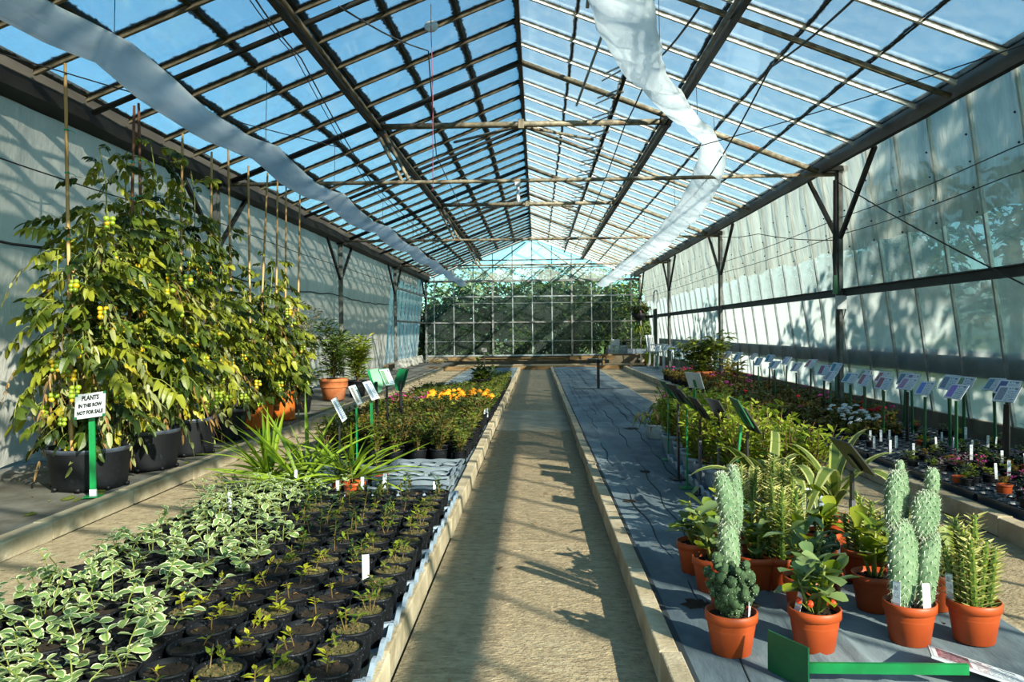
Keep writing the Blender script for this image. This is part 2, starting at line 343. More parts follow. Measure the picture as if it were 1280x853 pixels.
class MB:
    def __init__(s): s.v = []; s.f = []; s.mi = []; s.uv = {}
    def face(s, pts, mi=0, uv=None):
        i = len(s.v); s.v += [tuple(p) for p in pts]; s.f.append(tuple(range(i, i + len(pts)))); s.mi.append(mi)
        if uv: s.uv[len(s.f) - 1] = uv
    def box(s, c, d, mi=0, rot=None, taper=1.0):
        x, y, z = d[0] / 2, d[1] / 2, d[2] / 2; c = Vector(c)
        P = [V(sx * x * (taper if sz > 0 else 1), sy * y * (taper if sz > 0 else 1), sz * z) for sz in (-1, 1) for sx, sy in ((-1, -1), (1, -1), (1, 1), (-1, 1))]
        if rot is not None: P = [rot @ p for p in P]
        i = len(s.v); s.v += [tuple(c + p) for p in P]
        for q in ((3, 2, 1, 0), (4, 5, 6, 7), (0, 1, 5, 4), (1, 2, 6, 5), (2, 3, 7, 6), (3, 0, 4, 7)):
            s.f.append(tuple(i + k for k in q)); s.mi.append(mi)
    def beam(s, a, b, w, h, mi=0, up=(0, 0, 1)):
        a, b = Vector(a), Vector(b); d = (b - a); L = d.length; d.normalize()
        u = Vector(up)
        if abs(d.dot(u)) > 0.98: u = V(1, 0, 0) if abs(d.x) < .9 else V(0, 1, 0)
        x = d.cross(u).normalized(); z = x.cross(d)
        s.box((a + b) / 2, (w, L, h), mi, Matrix((x, d, z)).transposed())
    def tube(s, pts, r, n=6, mi=0, cap=True):
        pts = [Vector(p) for p in pts]; i0 = len(s.v); k = len(pts)
        rr = r if isinstance(r, (list, tuple)) else [r] * k
        ref = None
        for j, p in enumerate(pts):
            t = (pts[min(j + 1, k - 1)] - pts[max(j - 1, 0)]).normalized()
            if ref is None:
                ref = t.cross(V(0, 0, 1) if abs(t.z) < 0.9 else V(1, 0, 0)).normalized()
            else:
                ref = (ref - ref.dot(t) * t).normalized()
            b = t.cross(ref)
            for a in range(n):
                th = 2 * PI * a / n
                s.v.append(tuple(p + rr[j] * (math.cos(th) * ref + math.sin(th) * b)))
        for j in range(k - 1):
            for a in range(n):
                a2 = (a + 1) % n
                s.f.append((i0 + j * n + a, i0 + j * n + a2, i0 + (j + 1) * n + a2, i0 + (j + 1) * n + a)); s.mi.append(mi)
        if cap:
            s.f.append(tuple(i0 + a for a in reversed(range(n)))); s.mi.append(mi)
            s.f.append(tuple(i0 + (k - 1) * n + a for a in range(n))); s.mi.append(mi)
    def lathe(s, prof, n=20, c=(0, 0, 0), mi=0, sq=None):
        i0 = len(s.v)
        for r, z in prof:
            for a in range(n):
                th = 2 * PI * a / n
                x, y = math.cos(th), math.sin(th)
                if sq: k = sq / max(abs(x), abs(y)) + (1 - sq); x *= k; y *= k
                s.v.append((c[0] + r * x, c[1] + r * y, c[2] + z))
        for j in range(len(prof) - 1):
            for a in range(n):
                a2 = (a + 1) % n
                s.f.append((i0 + j * n + a, i0 + j * n + a2, i0 + (j + 1) * n + a2, i0 + (j + 1) * n + a)); s.mi.append(mi)
        return i0
    def disc(s, r, z, n=14, c=(0, 0), mi=0, dome=0.0):
        i0 = len(s.v)
        for a in range(n): s.v.append((c[0] + r * math.cos(2 * PI * a / n), c[1] + r * math.sin(2 * PI * a / n), z))
        s.v.append((c[0], c[1], z + dome))
        for a in range(n): s.f.append((i0 + a, i0 + (a + 1) % n, i0 + n)); s.mi.append(mi)
    def ball(s, c, r, n=8, m=5, mi=0, jitter=0.0):
        c = Vector(c); rx = r if isinstance(r, (tuple, list)) else (r, r, r); i0 = len(s.v)
        s.v.append((c.x, c.y, c.z - rx[2]))
        for j in range(1, m):
            ph = -PI / 2 + PI * j / m
            for a in range(n):
                th = 2 * PI * (a + .5 * (j % 2)) / n; q = 1 + (rnd.uniform(-jitter, jitter) if jitter else 0)
                s.v.append((c.x + q * rx[0] * math.cos(ph) * math.cos(th), c.y + q * rx[1] * math.cos(ph) * math.sin(th), c.z + q * rx[2] * math.sin(ph)))
        s.v.append((c.x, c.y, c.z + rx[2])); top = len(s.v) - 1
        for a in range(n):
            s.f.append((i0, i0 + 1 + (a + 1) % n, i0 + 1 + a)); s.mi.append(mi)
            for j in range(m - 2):
                b = i0 + 1 + j * n
                s.f.append((b + a, b + (a + 1) % n, b + n + (a + 1) % n, b + n + a)); s.mi.append(mi)
            b = i0 + 1 + (m - 2) * n
            s.f.append((b + a, b + (a + 1) % n, top)); s.mi.append(mi)
    def leaf(s, o, d, L, W, segs=3, droop=0.3, fold=0.12, mi=0, edge=None, prof=None, up=(0, 0, 1), twist=0.0, edge_w=0.68):
        """a leaf from o along d: width profile, droop, folded midrib; edge = material of a margin"""
        o = Vector(o); d = Vector(d).normalized(); u = Vector(up)
        side = d.cross(u)
        if side.length < 0.05: side = V(1, 0, 0)
        side.normalize(); nrm = side.cross(d)
        if twist:
            q = Matrix.Rotation(twist, 3, d); side = q @ side; nrm = q @ nrm
        prof = prof or OVATE
        rows = []
        for j in range(segs + 1):
            t = j / segs; c = o + d * (L * t) + V(0, 0, -droop * L * t * t)
            w = W / 2 * sample(prof, t)
            l = c - side * w + nrm * (w * fold * 2); r = c + side * w + nrm * (w * fold * 2)
            if edge is None: rows.append((l, c, r))
            else:
                rows.append((l, c + (l - c) * edge_w, c + (r - c) * edge_w, r))
        i0 = len(s.v); k = len(rows[0])
        for row in rows: s.v += [tuple(p) for p in row]
        for j in range(segs):
            for a in range(k - 1):
                b = i0 + j * k + a
                s.f.append((b, b + 1, b + k + 1, b + k)); s.mi.append(edge if (edge is not None and a != 1) else mi)
    def mesh(s, name, mats, smooth=False):
        me = bpy.data.meshes.new(name); me.from_pydata(s.v, [], s.f)
        if not isinstance(mats, (list, tuple)): mats = [mats]
        for m in mats: me.materials.append(M[m] if isinstance(m, str) else m)
        if any(s.mi): me.polygons.foreach_set('material_index', s.mi)
        if smooth: me.polygons.foreach_set('use_smooth', [True] * len(s.f))
        if s.uv:
            ul = me.uv_layers.new(name='UVMap')
            for fi, uv in s.uv.items():
                for li, q in zip(me.polygons[fi].loop_indices, uv): ul.data[li].uv = q
        me.update()
        return me

OVATE = ((0, .12), (.2, .8), (.42, 1), (.7, .72), (1, .03))
ROUND = ((0, .2), (.18, .8), (.5, 1), (.8, .8), (1, .1))
LANCE = ((0, .2), (.25, .8), (.5, 1), (.75, .6), (1, .02))
BLADE = ((0, .7), (.2, 1), (.6, .85), (1, .04))
PADDLE = ((0, .3), (.3, .55), (.65, 1), (.88, .85), (1, .2))
def sample(p, t):
    for (a, x), (b, y) in zip(p, p[1:]):
        if t <= b: return x + (y - x) * (t - a) / (b - a)
    return p[-1][1]

def link(name, me, parent=None, loc=(0, 0, 0), rot=(0, 0, 0), scale=(1, 1, 1)):
    o = bpy.data.objects.new(name, me); COL.objects.link(o)
    o.location = loc; o.rotation_euler = rot
    o.scale = scale if not isinstance(scale, (int, float)) else (scale,) * 3
    if parent is not None: o.parent = parent
    return o
def tag(o, label, cat, group=None):
    o['label'] = label; o['category'] = cat
    if group: o['group'] = group
    return o
def thing(name, label, cat, loc=(0, 0, 0), rotz=0.0, group=None, rot=None, scale=1.0):
    o = bpy.data.objects.new(name, None); COL.objects.link(o); o.empty_display_size = .05
    o.location = loc; o.rotation_euler = rot or (0, 0, rotz); o.scale = (scale,) * 3
    return tag(o, label, cat, group)
def struct(name, me=None, parent=None, loc=(0, 0, 0), label=None):
    o = bpy.data.objects.new(name, me); COL.objects.link(o); o.location = loc
    if parent is not None: o.parent = parent
    else: o['kind'] = 'structure'
    if label: o['label'] = label
    return o
# a template is a list of (part name, mesh, loc, rot, scale, sub-parts, stuff)
def P(name, me, loc=(0, 0, 0), rot=(0, 0, 0), scale=1.0, subs=(), stuff=False): return (name, me, loc, rot, scale, subs, stuff)
def place(tmpl, parent):
    for n, me, l, r, sc, subs, stf in tmpl:
        o = link(n, me, parent, l, r, sc)
        if stf: o['kind'] = 'stuff'
        if subs: place(subs, o)
def put(tmpl, name, label, cat, loc, rotz=0.0, group=None, scale=1.0, rot=None):
    t = thing(name, label, cat, loc, rotz, group, rot, scale); place(tmpl, t); return t
ORD = ['zeroth', 'first', 'second', 'third', 'fourth', 'fifth', 'sixth', 'seventh', 'eighth', 'ninth', 'tenth', 'eleventh', 'twelfth', 'thirteenth',
       'fourteenth', 'fifteenth', 'sixteenth', 'seventeenth', 'eighteenth', 'nineteenth', 'twentieth']
def ordn(i):
    if i <= 20: return ORD[i]
    return ('twenty', 'thirty', 'forty')[i // 10 - 2] + '-' + ORD[i % 10] if i % 10 else ('twentieth', 'thirtieth', 'fortieth')[i // 10 - 2]

# ------------------------------------------------------------------ the glasshouse
XL, XR, RX, RZ, SL = -3.9, 3.62, -0.166, 4.5, 0.39
ROW, NROW = 0.59, 6
BAR0, PITCH = 5.82, 0.69
KB = list(range(-13, 33)); BY = [BAR0 + PITCH * k for k in KB]
YEND, YBEG = 28.1, -3.3
def roof_z(x): return RZ - SL * abs(x - RX)
EAVE = ROW * NROW
POSTS_Y = (-2.6, 3.5, 9.65, 15.8, 21.9, 28.0)
FAR = 23.2

# floor: base, then cast concrete bays of the paths
m = MB(); m.box((0, 10, -0.11), (14, 44, 0.2)); floor = struct('floor', m.mesh('floor', 'ground'))
def path_bays(x0, x1, y0, y1, step, mats=('concrete',)):
    y = y0; i = 0
    while y < y1 - .05:
        L = min(step, y1 - y)
        m = MB(); m.box(((x0 + x1) / 2, 0, -0.02), (x1 - x0 - .006, L - .008, .04))
        link('concrete_slab', m.mesh('concrete_slab', mats[i % len(mats)]), floor, (0, y + L / 2, rnd.uniform(-.001, .001))); y += L; i += 1
path_bays(-0.49, 0.39, -3, 9.2, 2.44)
path_bays(-0.49, 0.39, 9.2, 11.5, 2.3, ('concrete_pale',))
path_bays(-0.49, 0.39, 11.5, FAR + .3, 2.95)
path_bays(-2.74, -1.98, -3, FAR + .3, 2.6)
path_bays(1.70, 2.5, -3, FAR + .3, 2.6)
path_bays(-2.74, 3.3, FAR + .3, 27.8, 2.25)
# fine tamping ridges across the near path
m = MB(); y = 1.6
while y < 9.1:
    h = rnd.uniform(.001, .0035); w = rnd.uniform(.012, .024); n = 9; i0 = len(m.v)
    for i in range(n + 1):
        x = -0.475 + 0.85 * i / n; dy = rnd.uniform(-.006, .006); hh = h * rnd.uniform(0.1, 1)
        m.v += [(x, y + dy - w / 2, .0012), (x, y + dy, .0012 + hh), (x, y + dy + w / 2, .0012)]
    for i in range(n):
        for a in (0, 1):
            b = i0 + i * 3 + a; m.f.append((b, b + 1, b + 4, b + 3)); m.mi.append(0)
    y += rnd.uniform(.028, .055)
o = link('tamping_ridges', m.mesh('tamping_ridges', 'concrete', True), floor); o['kind'] = 'stuff'

def kerb(nm, xin, xout, y0, y1, h, step, lbl):
    t = struct(nm, None, None, (0, 0, 0), lbl); y = y0
    w = abs(xout - xin); c = (xin + xout) / 2
    while y < y1 - .05:
        L = min(step, y1 - y) * 1.0
        m = MB(); m.box((0, 0, 0), (w, L - .008, h)); me = m.mesh('kerb_stone', 'kerb')
        o = link('kerb_stone', me, t, (c + rnd.uniform(-.006, .006), y + L / 2, h / 2 + rnd.uniform(-.006, .004)), (0, 0, rnd.uniform(-.006, .006)))
        b = o.modifiers.new('b', 'BEVEL'); b.width = .006; b.segments = 2
        y += L
    return t
kerb('trim_1', -0.49, -0.56, -2, FAR, .112, .915, 'concrete kerb along the left side of the middle path')
kerb('trim_2', 0.385, 0.452, -2, FAR, .112, .915, 'concrete kerb along the right side of the middle path')
kerb('trim_3', -2.74, -2.86, -2, FAR, .10, .915, 'concrete kerb below the row of tomato planters')
kerb('trim_4', 2.5, 2.585, -2, FAR, .112, .915, 'concrete kerb in front of the tall row of plant signs')
kerb('trim_5', -1.97, -1.91, -2, FAR, .06, .915, 'low concrete edging on the far side of the left bed')
kerb('trim_6', 1.70, 1.657, -2, FAR, .09, .915, 'low concrete edging on the far side of the right bed')

def bed(nm, x0, x1, y0, y1, z, mt, wr, lbl, nx=26, ny=150, folds=()):
    me = bpy.data.meshes.new(nm); vs = []; fs = []
    for j in range(ny + 1):
        for i in range(nx + 1):
            x = x0 + (x1 - x0) * i / nx; y = y0 + (y1 - y0) * j / ny
            dz = wr * (math.sin(x * 9 + 1.7 * math.sin(y * .7)) * math.sin(y * .55 + x * 2) + .6 * math.sin(x * 23 + y * 1.1) * math.sin(y * 1.3 + 2 * x))
            for fx, a, k in folds:
                q = (x - fx - a * math.sin(y * k + fx * 9)) / .014
                dz += .020 * math.exp(-q * q) * (0.5 + .5 * math.sin(y * .8 + fx * 5))
            e = min(i, nx - i) / 2.0
            vs.append((x, y, z + dz * min(1, e)))
    for j in range(ny):
        for i in range(nx):
            b = j * (nx + 1) + i; fs.append((b, b + 1, b + nx + 2, b + nx + 1))
    me.from_pydata(vs, [], fs); me.materials.append(M[mt]); me.polygons.foreach_set('use_smooth', [True] * len(fs))
    t = struct(nm, None, None, (0, 0, 0), lbl)
    link('ground_cover', me, t)
    m = MB(); m.box(((x0 + x1) / 2, (y0 + y1) / 2, z / 2 - .012), (x1 - x0, y1 - y0, z)); link('bed_fill', m.mesh('bed_fill', 'ground'), t)
    return t
rb = bed('planting_bed', 0.455, 1.655, -2, FAR, .098, 'fabric', .0035, 'raised bed under blue grey ground cover fabric right of the middle path', nx=60, ny=220,
    folds=((.62, .02, .5), (.86, .05, .35), (1.06, .04, .45), (1.3, .05, .3)))
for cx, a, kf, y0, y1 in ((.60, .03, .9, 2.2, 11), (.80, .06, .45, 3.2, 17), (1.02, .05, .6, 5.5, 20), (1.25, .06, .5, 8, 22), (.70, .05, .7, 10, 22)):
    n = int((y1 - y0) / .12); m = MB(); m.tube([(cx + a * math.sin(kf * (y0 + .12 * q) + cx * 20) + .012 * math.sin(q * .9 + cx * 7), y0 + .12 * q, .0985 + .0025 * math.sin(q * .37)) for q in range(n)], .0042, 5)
    link('crease_shade', m.mesh('crease_shade', 'crease_shade', True), rb)  # dark tube painted as the shade line of a fabric fold
m = MB(); m.box((.463, 10.6, .092), (.022, 25, .018)); link('gap_shade', m.mesh('gap_shade', 'crease_shade'), rb)  # black strip painted as the shade in the gap along the kerb
m = MB()
for x, y, q in ((.93, 3.62, .06), (.60, 3.05, .05), (.74, 3.02, .07), (.56, 4.9, .04), (.80, 5.9, .05), (1.0, 8.5, .08), (.63, 5.6, .045)):
    i0 = len(m.v)
    for a in range(14):
        th = 2 * PI * a / 14; w = q * rnd.uniform(.6, 1.15); m.v.append((x + w * math.cos(th) * 1.2, y + w * 1.5 * math.sin(th), .1015))
    m.v.append((x, y, .106))
    for a in range(14): m.f.append((i0 + a, i0 + (a + 1) % 14, i0 + 14)); m.mi.append(0)
o = link('spilled_compost', m.mesh('spilled_compost', 'soil'), rb); o['kind'] = 'stuff'
bed('planting_bed', -1.91, -0.562, -2, FAR, .092, 'fabric', .003, 'raised bed left of the middle path, full of potted plants')
bed('planting_bed', -4.3, -2.862, -2, 27.6, .088, 'fabric_old', .006, 'worn fabric bed against the white left wall, under the planters')
bed('planting_bed', 2.588, 4.02, -2, FAR, .095, 'fabric', .003, 'raised bed below the glass wall on the right, filled with trays')
# moss on the old fabric
m = MB()
for i in range(46):
    y = rnd.uniform(4.4, 12); x = -2.9 - abs(rnd.gauss(0, .05)) - (rnd.random() < .2) * rnd.uniform(0, .7)
    k = rnd.uniform(.02, .07); nseg = 9; i0 = len(m.v)
    for a in range(nseg):
        th = 2 * PI * a / nseg; q = k * rnd.uniform(.6, 1.2)
        m.v.append((x + q * math.cos(th) * .7, y + q * math.sin(th) * 1.7, .092))
    m.v.append((x, y, .106))
    for a in range(nseg): m.f.append((i0 + a, i0 + (a + 1) % nseg, i0 + nseg)); m.mi.append(0)
o = link('moss', m.mesh('moss', 'moss', True)); o['kind'] = 'stuff'; tag(o, 'yellow green moss along the kerb in front of the tomato planters', 'moss')
# fallen leaves
m = MB()
for i in range(170):
    side = rnd.random()
    if side < .6: x, y, z = rnd.uniform(-3.9, -2.9), rnd.uniform(4.6, 13), .098
    elif side < .8: x, y, z = rnd.uniform(.5, 1.5), rnd.uniform(2.6, 14), .106
    else: x, y, z = rnd.uniform(-.47, .38), rnd.uniform(2.4, 9), .008
    th = rnd.uniform(0, 6.3); m.leaf((x, y, z), (math.cos(th), math.sin(th), .1), rnd.uniform(.015, .045), rnd.uniform(.01, .025), 2, .1, .2, mi=rnd.choice((0, 0, 1)))
o = link('leaf_litter', m.mesh('leaf_litter', ['leaf_brown', 'leaf_yellow'])); o['kind'] = 'stuff'; tag(o, 'scattered dry fallen leaves on the beds and path', 'leaf litter')

# ---- roof
def add_pane(parent, me, loc, rot=(0, 0, 0), nm='glass_pane'):
    return link(nm, me, parent, loc, rot)
ang = math.atan(SL); SLEN = ROW / math.cos(ang)
for sgn, lbl in ((-1, 'left slope of the glass roof'), (1, 'right slope of the glass roof')):
    roof = struct('ceiling', None, None, (0, 0, 0), lbl)
    pm = MB(); pm.box((0, 0, 0), (SLEN - .004, PITCH - .022, .004)); pme = pm.mesh('roof_pane', 'roof_glass' if sgn < 0 else 'roof_glass_r')
    bm_ = MB()
    bm_.beam((0, 0, -.012), (sgn * EAVE, 0, -SL * EAVE - .012), .022, .042); bm_.beam((0, 0, -.03), (sgn * EAVE, 0, -SL * EAVE - .03), .03, .008)
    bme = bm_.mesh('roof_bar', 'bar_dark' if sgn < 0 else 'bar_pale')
    for k, y in zip(KB, BY):
        link('glazing_bar', bme, roof, (RX, y, RZ))
        if k == KB[-1]: continue
        for r in range(NROW):
            x = RX + sgn * ROW * (r + .5)
            add_pane(roof, pme, (x, y + PITCH / 2, roof_z(x) + .004), (0, sgn * ang, 0))
    for r in range(1, NROW):
        x = RX + sgn * ROW * r; m = MB(); w = .024 if sgn < 0 else .010
        # lap of the panes: a strip with a ragged, algae grown edge
        i0 = 0; ny = 420
        for j in range(ny + 1):
            y = BY[0] + (BY[-1] - BY[0]) * j / ny
            a = w * (1 + rnd.uniform(-.35, .9) * (rnd.random() < .6)); b = w * (1 + rnd.uniform(-.35, .6) * (rnd.random() < .5))
            for dx, dz in ((-a / 2, -.002), (b / 2, -.002), (b / 2, -.012), (-a / 2, -.012)):
                m.v.append((x + dx, y, roof_z(x) - sgn * SL * dx + dz))
        for j in range(ny):
            for a in range(4):
                p = j * 4; m.f.append((p + a, p + (a + 1) % 4, p + 4 + (a + 1) % 4, p + 4 + a)); m.mi.append(0)
        link('glazing_lap', m.mesh('glazing_lap', 'lap'), roof)
    # purlin under the slope: an angle and a tube beside it
    xp = RX + sgn * 1.80
    m = MB(); m.box((xp, (YBEG + YEND) / 2, roof_z(xp) - .10), (.055, YEND - YBEG, .10)); link('purlin', m.mesh('purlin', 'steel_dark'), roof)
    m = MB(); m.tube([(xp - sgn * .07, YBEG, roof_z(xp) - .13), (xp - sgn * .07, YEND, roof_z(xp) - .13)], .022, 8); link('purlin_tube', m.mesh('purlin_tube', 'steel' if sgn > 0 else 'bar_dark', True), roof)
    # principal rafters every bay and between
    for y in (3.5, 6.6, 9.65, 12.7, 15.8, 18.85, 21.9, 25.0):
        big = y in POSTS_Y; m = MB(); r = .034 if big else .026
        m.tube([(RX, y, RZ - .10), (RX + sgn * EAVE, y, roof_z(RX + sgn * EAVE) - .10)], r, 8)
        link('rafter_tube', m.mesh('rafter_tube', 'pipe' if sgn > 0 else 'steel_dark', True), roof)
roof_mid = struct('ceiling', None, None, (0, 0, 0), 'ridge beam and tie tubes under the glass roof')
m = MB(); m.box((RX, (YBEG + YEND) / 2, RZ - .055), (.045, YEND - YBEG, .14)); link('ridge_beam', m.mesh('ridge_beam', 'steel_dark'), roof_mid)
for y in POSTS_Y[1:5]:
    m = MB(); m.tube([(XL + .1, y, 2.98), (-1, y, 2.97), (1, y, 2.97), (XR - .05, y, 2.98)], .024, 8); link('tie_tube', m.mesh('tie_tube', 'pipe', True), roof_mid)
    m = MB(); m.tube([(RX - 1.78, y + .2, 3.70), (RX + 1.76, y + .2, 3.70)], .038, 8); link('collar_tube', m.mesh('collar_tube', 'pipe', True), roof_mid)
    m = MB(); m.box((RX, y + .2, 3.70), (.07, .09, .11)); link('clamp', m.mesh('clamp', 'pipe'), roof_mid)
    for sg in (-1, 1):
        m = MB(); m.box((RX + sg * 1.77, y + .2, 3.71), (.12, .12, .14)); link('clamp', m.mesh('clamp', 'steel_dark'), roof_mid)
    m = MB(); m.tube([(RX - 1.80, y + .2, 3.66), (RX - 1.45, y, 2.99)], .022, 6); m.tube([(RX - 1.72, y + .2, 3.66), (RX - 1.36, y, 2.99)], .022, 6)
    link('strut', m.mesh('strut', 'pipe', True), roof_mid)
    for sg in (-1, 1):
        m = MB(); m.tube([(RX, y + .2, 3.68), (RX + sg * 1.0, y + 1.9, 3.9)], .02, 6); link('brace_tube', m.mesh('brace_tube', 'pipe', True), roof_mid)
# vent gear: rack pipe along the right slope with pairs of rods
vent = struct('trim_7', None, None, (0, 0, 0), 'roof vent opening gear along the right slope')
xv = RX + 1.15
m = MB(); m.tube([(xv, 6, roof_z(xv) - .16), (xv, YEND - .2, roof_z(xv) - .16)], .022, 8); link('gear_pipe', m.mesh('gear_pipe', 'steel_dark', True), vent)
for i, y in enumerate([6.4 + .92 * k for k in range(23)]):
    m = MB(); m.tube([(xv, y, roof_z(xv) - .15), (xv - .20, y + .75, roof_z(xv) - .03)], .011, 6); m.tube([(xv - .05, y + .05, roof_z(xv) - .20), (xv - .22, y + .8, roof_z(xv) - .09)], .009, 6)
    m.box((xv, y, roof_z(xv) - .15), (.07, .06, .08)); link('vent_rod', m.mesh('vent_rod', 'alu', True), vent)
for p0, p1 in (((.60, 6.2, 3.62), (.42, 8.0, 3.40)), ((.38, 5.1, 3.62), (.36, 5.35, 3.30))):
    m = MB(); m.tube([p0, p1], .013, 6); link('vent_rod', m.mesh('vent_rod', 'alu', True), vent)

# ---- side walls
def wall_posts(parent, X, sgn):
    for y in POSTS_Y[1:]:
        m = MB(); m.box((X, y, 1.54), (.085, .03, 3.08)); m.box((X, y - .035, 1.54), (.04, .045, 3.08)); m.box((X, y, .13), (.16, .14, .06))
        po = link('post', m.mesh('post', 'steel'), parent)
        for s in (-1, 1):
            if y > 27 and s > 0: continue
            m = MB(); m.beam((X, y + s * .04, 2.22), (X - sgn * .0, y + s * 1.02, 3.08 if sgn > 0 else 2.98), .045, .045); link('brace', m.mesh('brace', 'steel_dark'), po)
        m = MB(); m.box((X - sgn * .02, y, 3.04 if sgn > 0 else 2.94), (.2, .2, .05)); link('cap_plate', m.mesh('cap_plate', 'steel_dark'), po)
def gutter(parent, xin, sgn):
    # folded steel gutter seen from below: bottom painted darker for its shade, paler inner lip
    m = MB(); y0, y1 = YBEG, YEND
    prof = ([(xin, 3.19), (xin + .02, 3.01), (xin + .05, 3.0), (xin + .2, 3.12), (xin + .33, 3.23)] if sgn > 0 else [(xin, 3.19), (xin - .035, 3.07), (xin - .05, 2.96), (xin - .23, 2.94), (xin - .30, 3.15)])
    _ = [(xin, 3.15), (xin + sgn * .02, 3.035), (xin + sgn * .04, 3.03), (xin + sgn * .16, 3.10), (xin + sgn * .24, 3.17)]
    n = 60
    for j in range(n + 1):
        y = y0 + (y1 - y0) * j / n; wv = .008 * math.sin(y * 2.3) + .006 * math.sin(y * 5.1)
        for i, (x, z) in enumerate(prof): m.v.append((x + wv * (i < 3), y, z + wv * (i < 3)))
    k = len(prof)
    for j in range(n):
        for i in range(k - 1):
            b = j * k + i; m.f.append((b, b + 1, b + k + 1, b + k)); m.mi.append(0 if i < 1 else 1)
    o = link('gutter', m.mesh('gutter', ['gutter', 'gutter_shade']), parent)
    s = o.modifiers.new('s', 'SOLIDIFY'); s.thickness = .006

def wx(z, sgn):      # the glass of the side walls leans: further out at the foot
    return (3.70 + (3.0 - z) * .135) if sgn > 0 else (-3.98 - (3.0 - z) * .10)
wr = struct('wall_right', None, None, (0, 0, 0), 'right glass wall with leaning bars over a low concrete sill')
m = MB(); m.box((4.12, (YBEG + YEND) / 2, .14), (.16, YEND - YBEG, .29)); link('sill', m.mesh('sill', 'sill'), wr)
gutter(wr, 3.40, 1); wall_posts(wr, XR, 1)
zl, zm, zh = .29, 1.56, 3.16
wb = [9.65 + PITCH * k for k in range(-18, 27)]
m = MB(); m.beam((wx(zl, 1) - .012, 0, zl), (wx(zh, 1) - .012, 0, zh), .016, .03); m.beam((wx(zl, 1) - .018, .018, zl), (wx(zh, 1) - .018, .018, zh), .01, .02, 0); wbm = m.mesh('wall_bar', 'alu')
tilt = math.atan(.135)
pl = MB(); pl.box((0, 0, 0), (.004, PITCH - .02, (zm - zl) / math.cos(tilt) - .004)); plo = pl.mesh('pane_lower', 'wall_glass_low'); ploc = pl.mesh('pane_lower', 'clear_glass')
pl = MB(); pl.box((0, 0, 0), (.004, PITCH - .02, (zh - zm) / math.cos(tilt) - .004)); pup = pl.mesh('pane_upper', 'wall_glass'); pupc = pl.mesh('pane_upper', 'clear_glass')
for i, y in enumerate(wb):
    link('glazing_bar', wbm, wr, (0, y, 0))
    if i == len(wb) - 1: continue
    for me, z in ((plo if y > 2.2 else ploc, (zl + zm) / 2), (pup if y > 2.2 else pupc, (zm + zh) / 2)):
        add_pane(wr, me, (wx(z, 1), y + PITCH / 2, z), (0, -tilt, 0))
m = MB(); m.box((XR + .05, (YBEG + YEND) / 2, 1.565), (.06, YEND - YBEG, .075)); m.box((XR + .045, (YBEG + YEND) / 2, 1.61), (.09, YEND - YBEG, .012)); link('wall_rail', m.mesh('wall_rail', 'steel_dark'), wr)
# polythene lining pinned to the upper wall
def sheet(nm, parent, mt, fx, z0, z1, y0, y1, ny, nz, amp, sag=0.0, subd=True):
    vs = []; fs = []
    ph = [rnd.uniform(0, 6.3) for _ in range(8)]
    for j in range(ny + 1):
        y = y0 + (y1 - y0) * j / ny
        for i in range(nz + 1):
            t = i / nz; zb = z0 + .02 * math.sin(y * 3.1 + ph[0]) + .015 * math.sin(y * 7.7 + ph[1])
            zt = z1 - sag * abs(math.sin(PI * (y - 9.65) / PITCH)) ; z = zb + (zt - zb) * t
            env = math.sin(PI * min(1, t * 1.0)) * .6 + .4
            d = amp * env * (math.sin(y * 4.55 * 2 + ph[2] + 1.5 * t) * .6 + math.sin(y * 2.1 + 5 * t + ph[3]) * .7 + .5 * math.sin(y * 13 + 7 * t + ph[4]) + .4 * math.sin(11 * t + y * 1.3 + ph[5]))
            vs.append((fx(z) + d, y, z))
    for j in range(ny):
        for i in range(nz):
            b = j * (nz + 1) + i; fs.append((b, b + 1, b + nz + 2, b + nz + 1))
    me = bpy.data.meshes.new(nm); me.from_pydata(vs, [], fs); me.materials.append(M[mt]); me.polygons.foreach_set('use_smooth', [True] * len(fs))
    return link(nm, me, parent)
sheet('polythene_lining', wr, 'poly', lambda z: wx(z, 1) - .05, 2.09, 3.19, 2.6, 27.9, 420, 14, .018, .05)
m = MB()
for y in wb:
    if y > 2.6:
        for z in (2.12, 2.33, 2.55, 2.78): m.ball((wx(z, 1) - .072, y + .01, z), .011, 5, 3)
o = link('pin', m.mesh('pin', 'wire'), wr); o['kind'] = 'stuff'
# dark board outside, showing through the shaded glass
m = MB(); m.box((4.06, (YBEG + YEND) / 2, .80), (.03, YEND - YBEG, .24)); link('outer_board', m.mesh('outer_board', 'board_dark'), wr)

wl = struct('wall_left', None, None, (0, 0, 0), 'left wall lined with white bubble sheet')
gutter(wl, XL + .17, -1); wall_posts(wl, XL, -1)
sheet('bubble_lining', wl, 'bubble', lambda z: wx(z, -1) + .03 - .35 * max(0, .45 - z) ** 2, .12, 3.02, -2.6, 21.85, 420, 26, .012)
m = MB(); m.tube([(wx(1.95, -1) + .055, y, 1.93 - .06 * math.sin(PI * ((y - 3.5) % 6.15) / 6.15) + .01 * math.sin(y * 5)) for y in [3 + .3 * k for k in range(63)]], .012, 5); link('lining_seam', m.mesh('lining_seam', 'wire', True), wl)
m = MB(); m.box((-4.22, 25, .14), (.14, 6.3, .26)); link('sill', m.mesh('sill', 'sill'), wl)
pl = MB(); pl.box((0, 0, 0), (.004, PITCH - .02, 2.72)); plme = pl.mesh('pane_left', 'wall_glass')
m = MB(); m.beam((wx(.27, -1) + .012, 0, .27), (wx(3, -1) + .012, 0, 3.0), .016, .03); lbm = m.mesh('left_bar', 'alu')
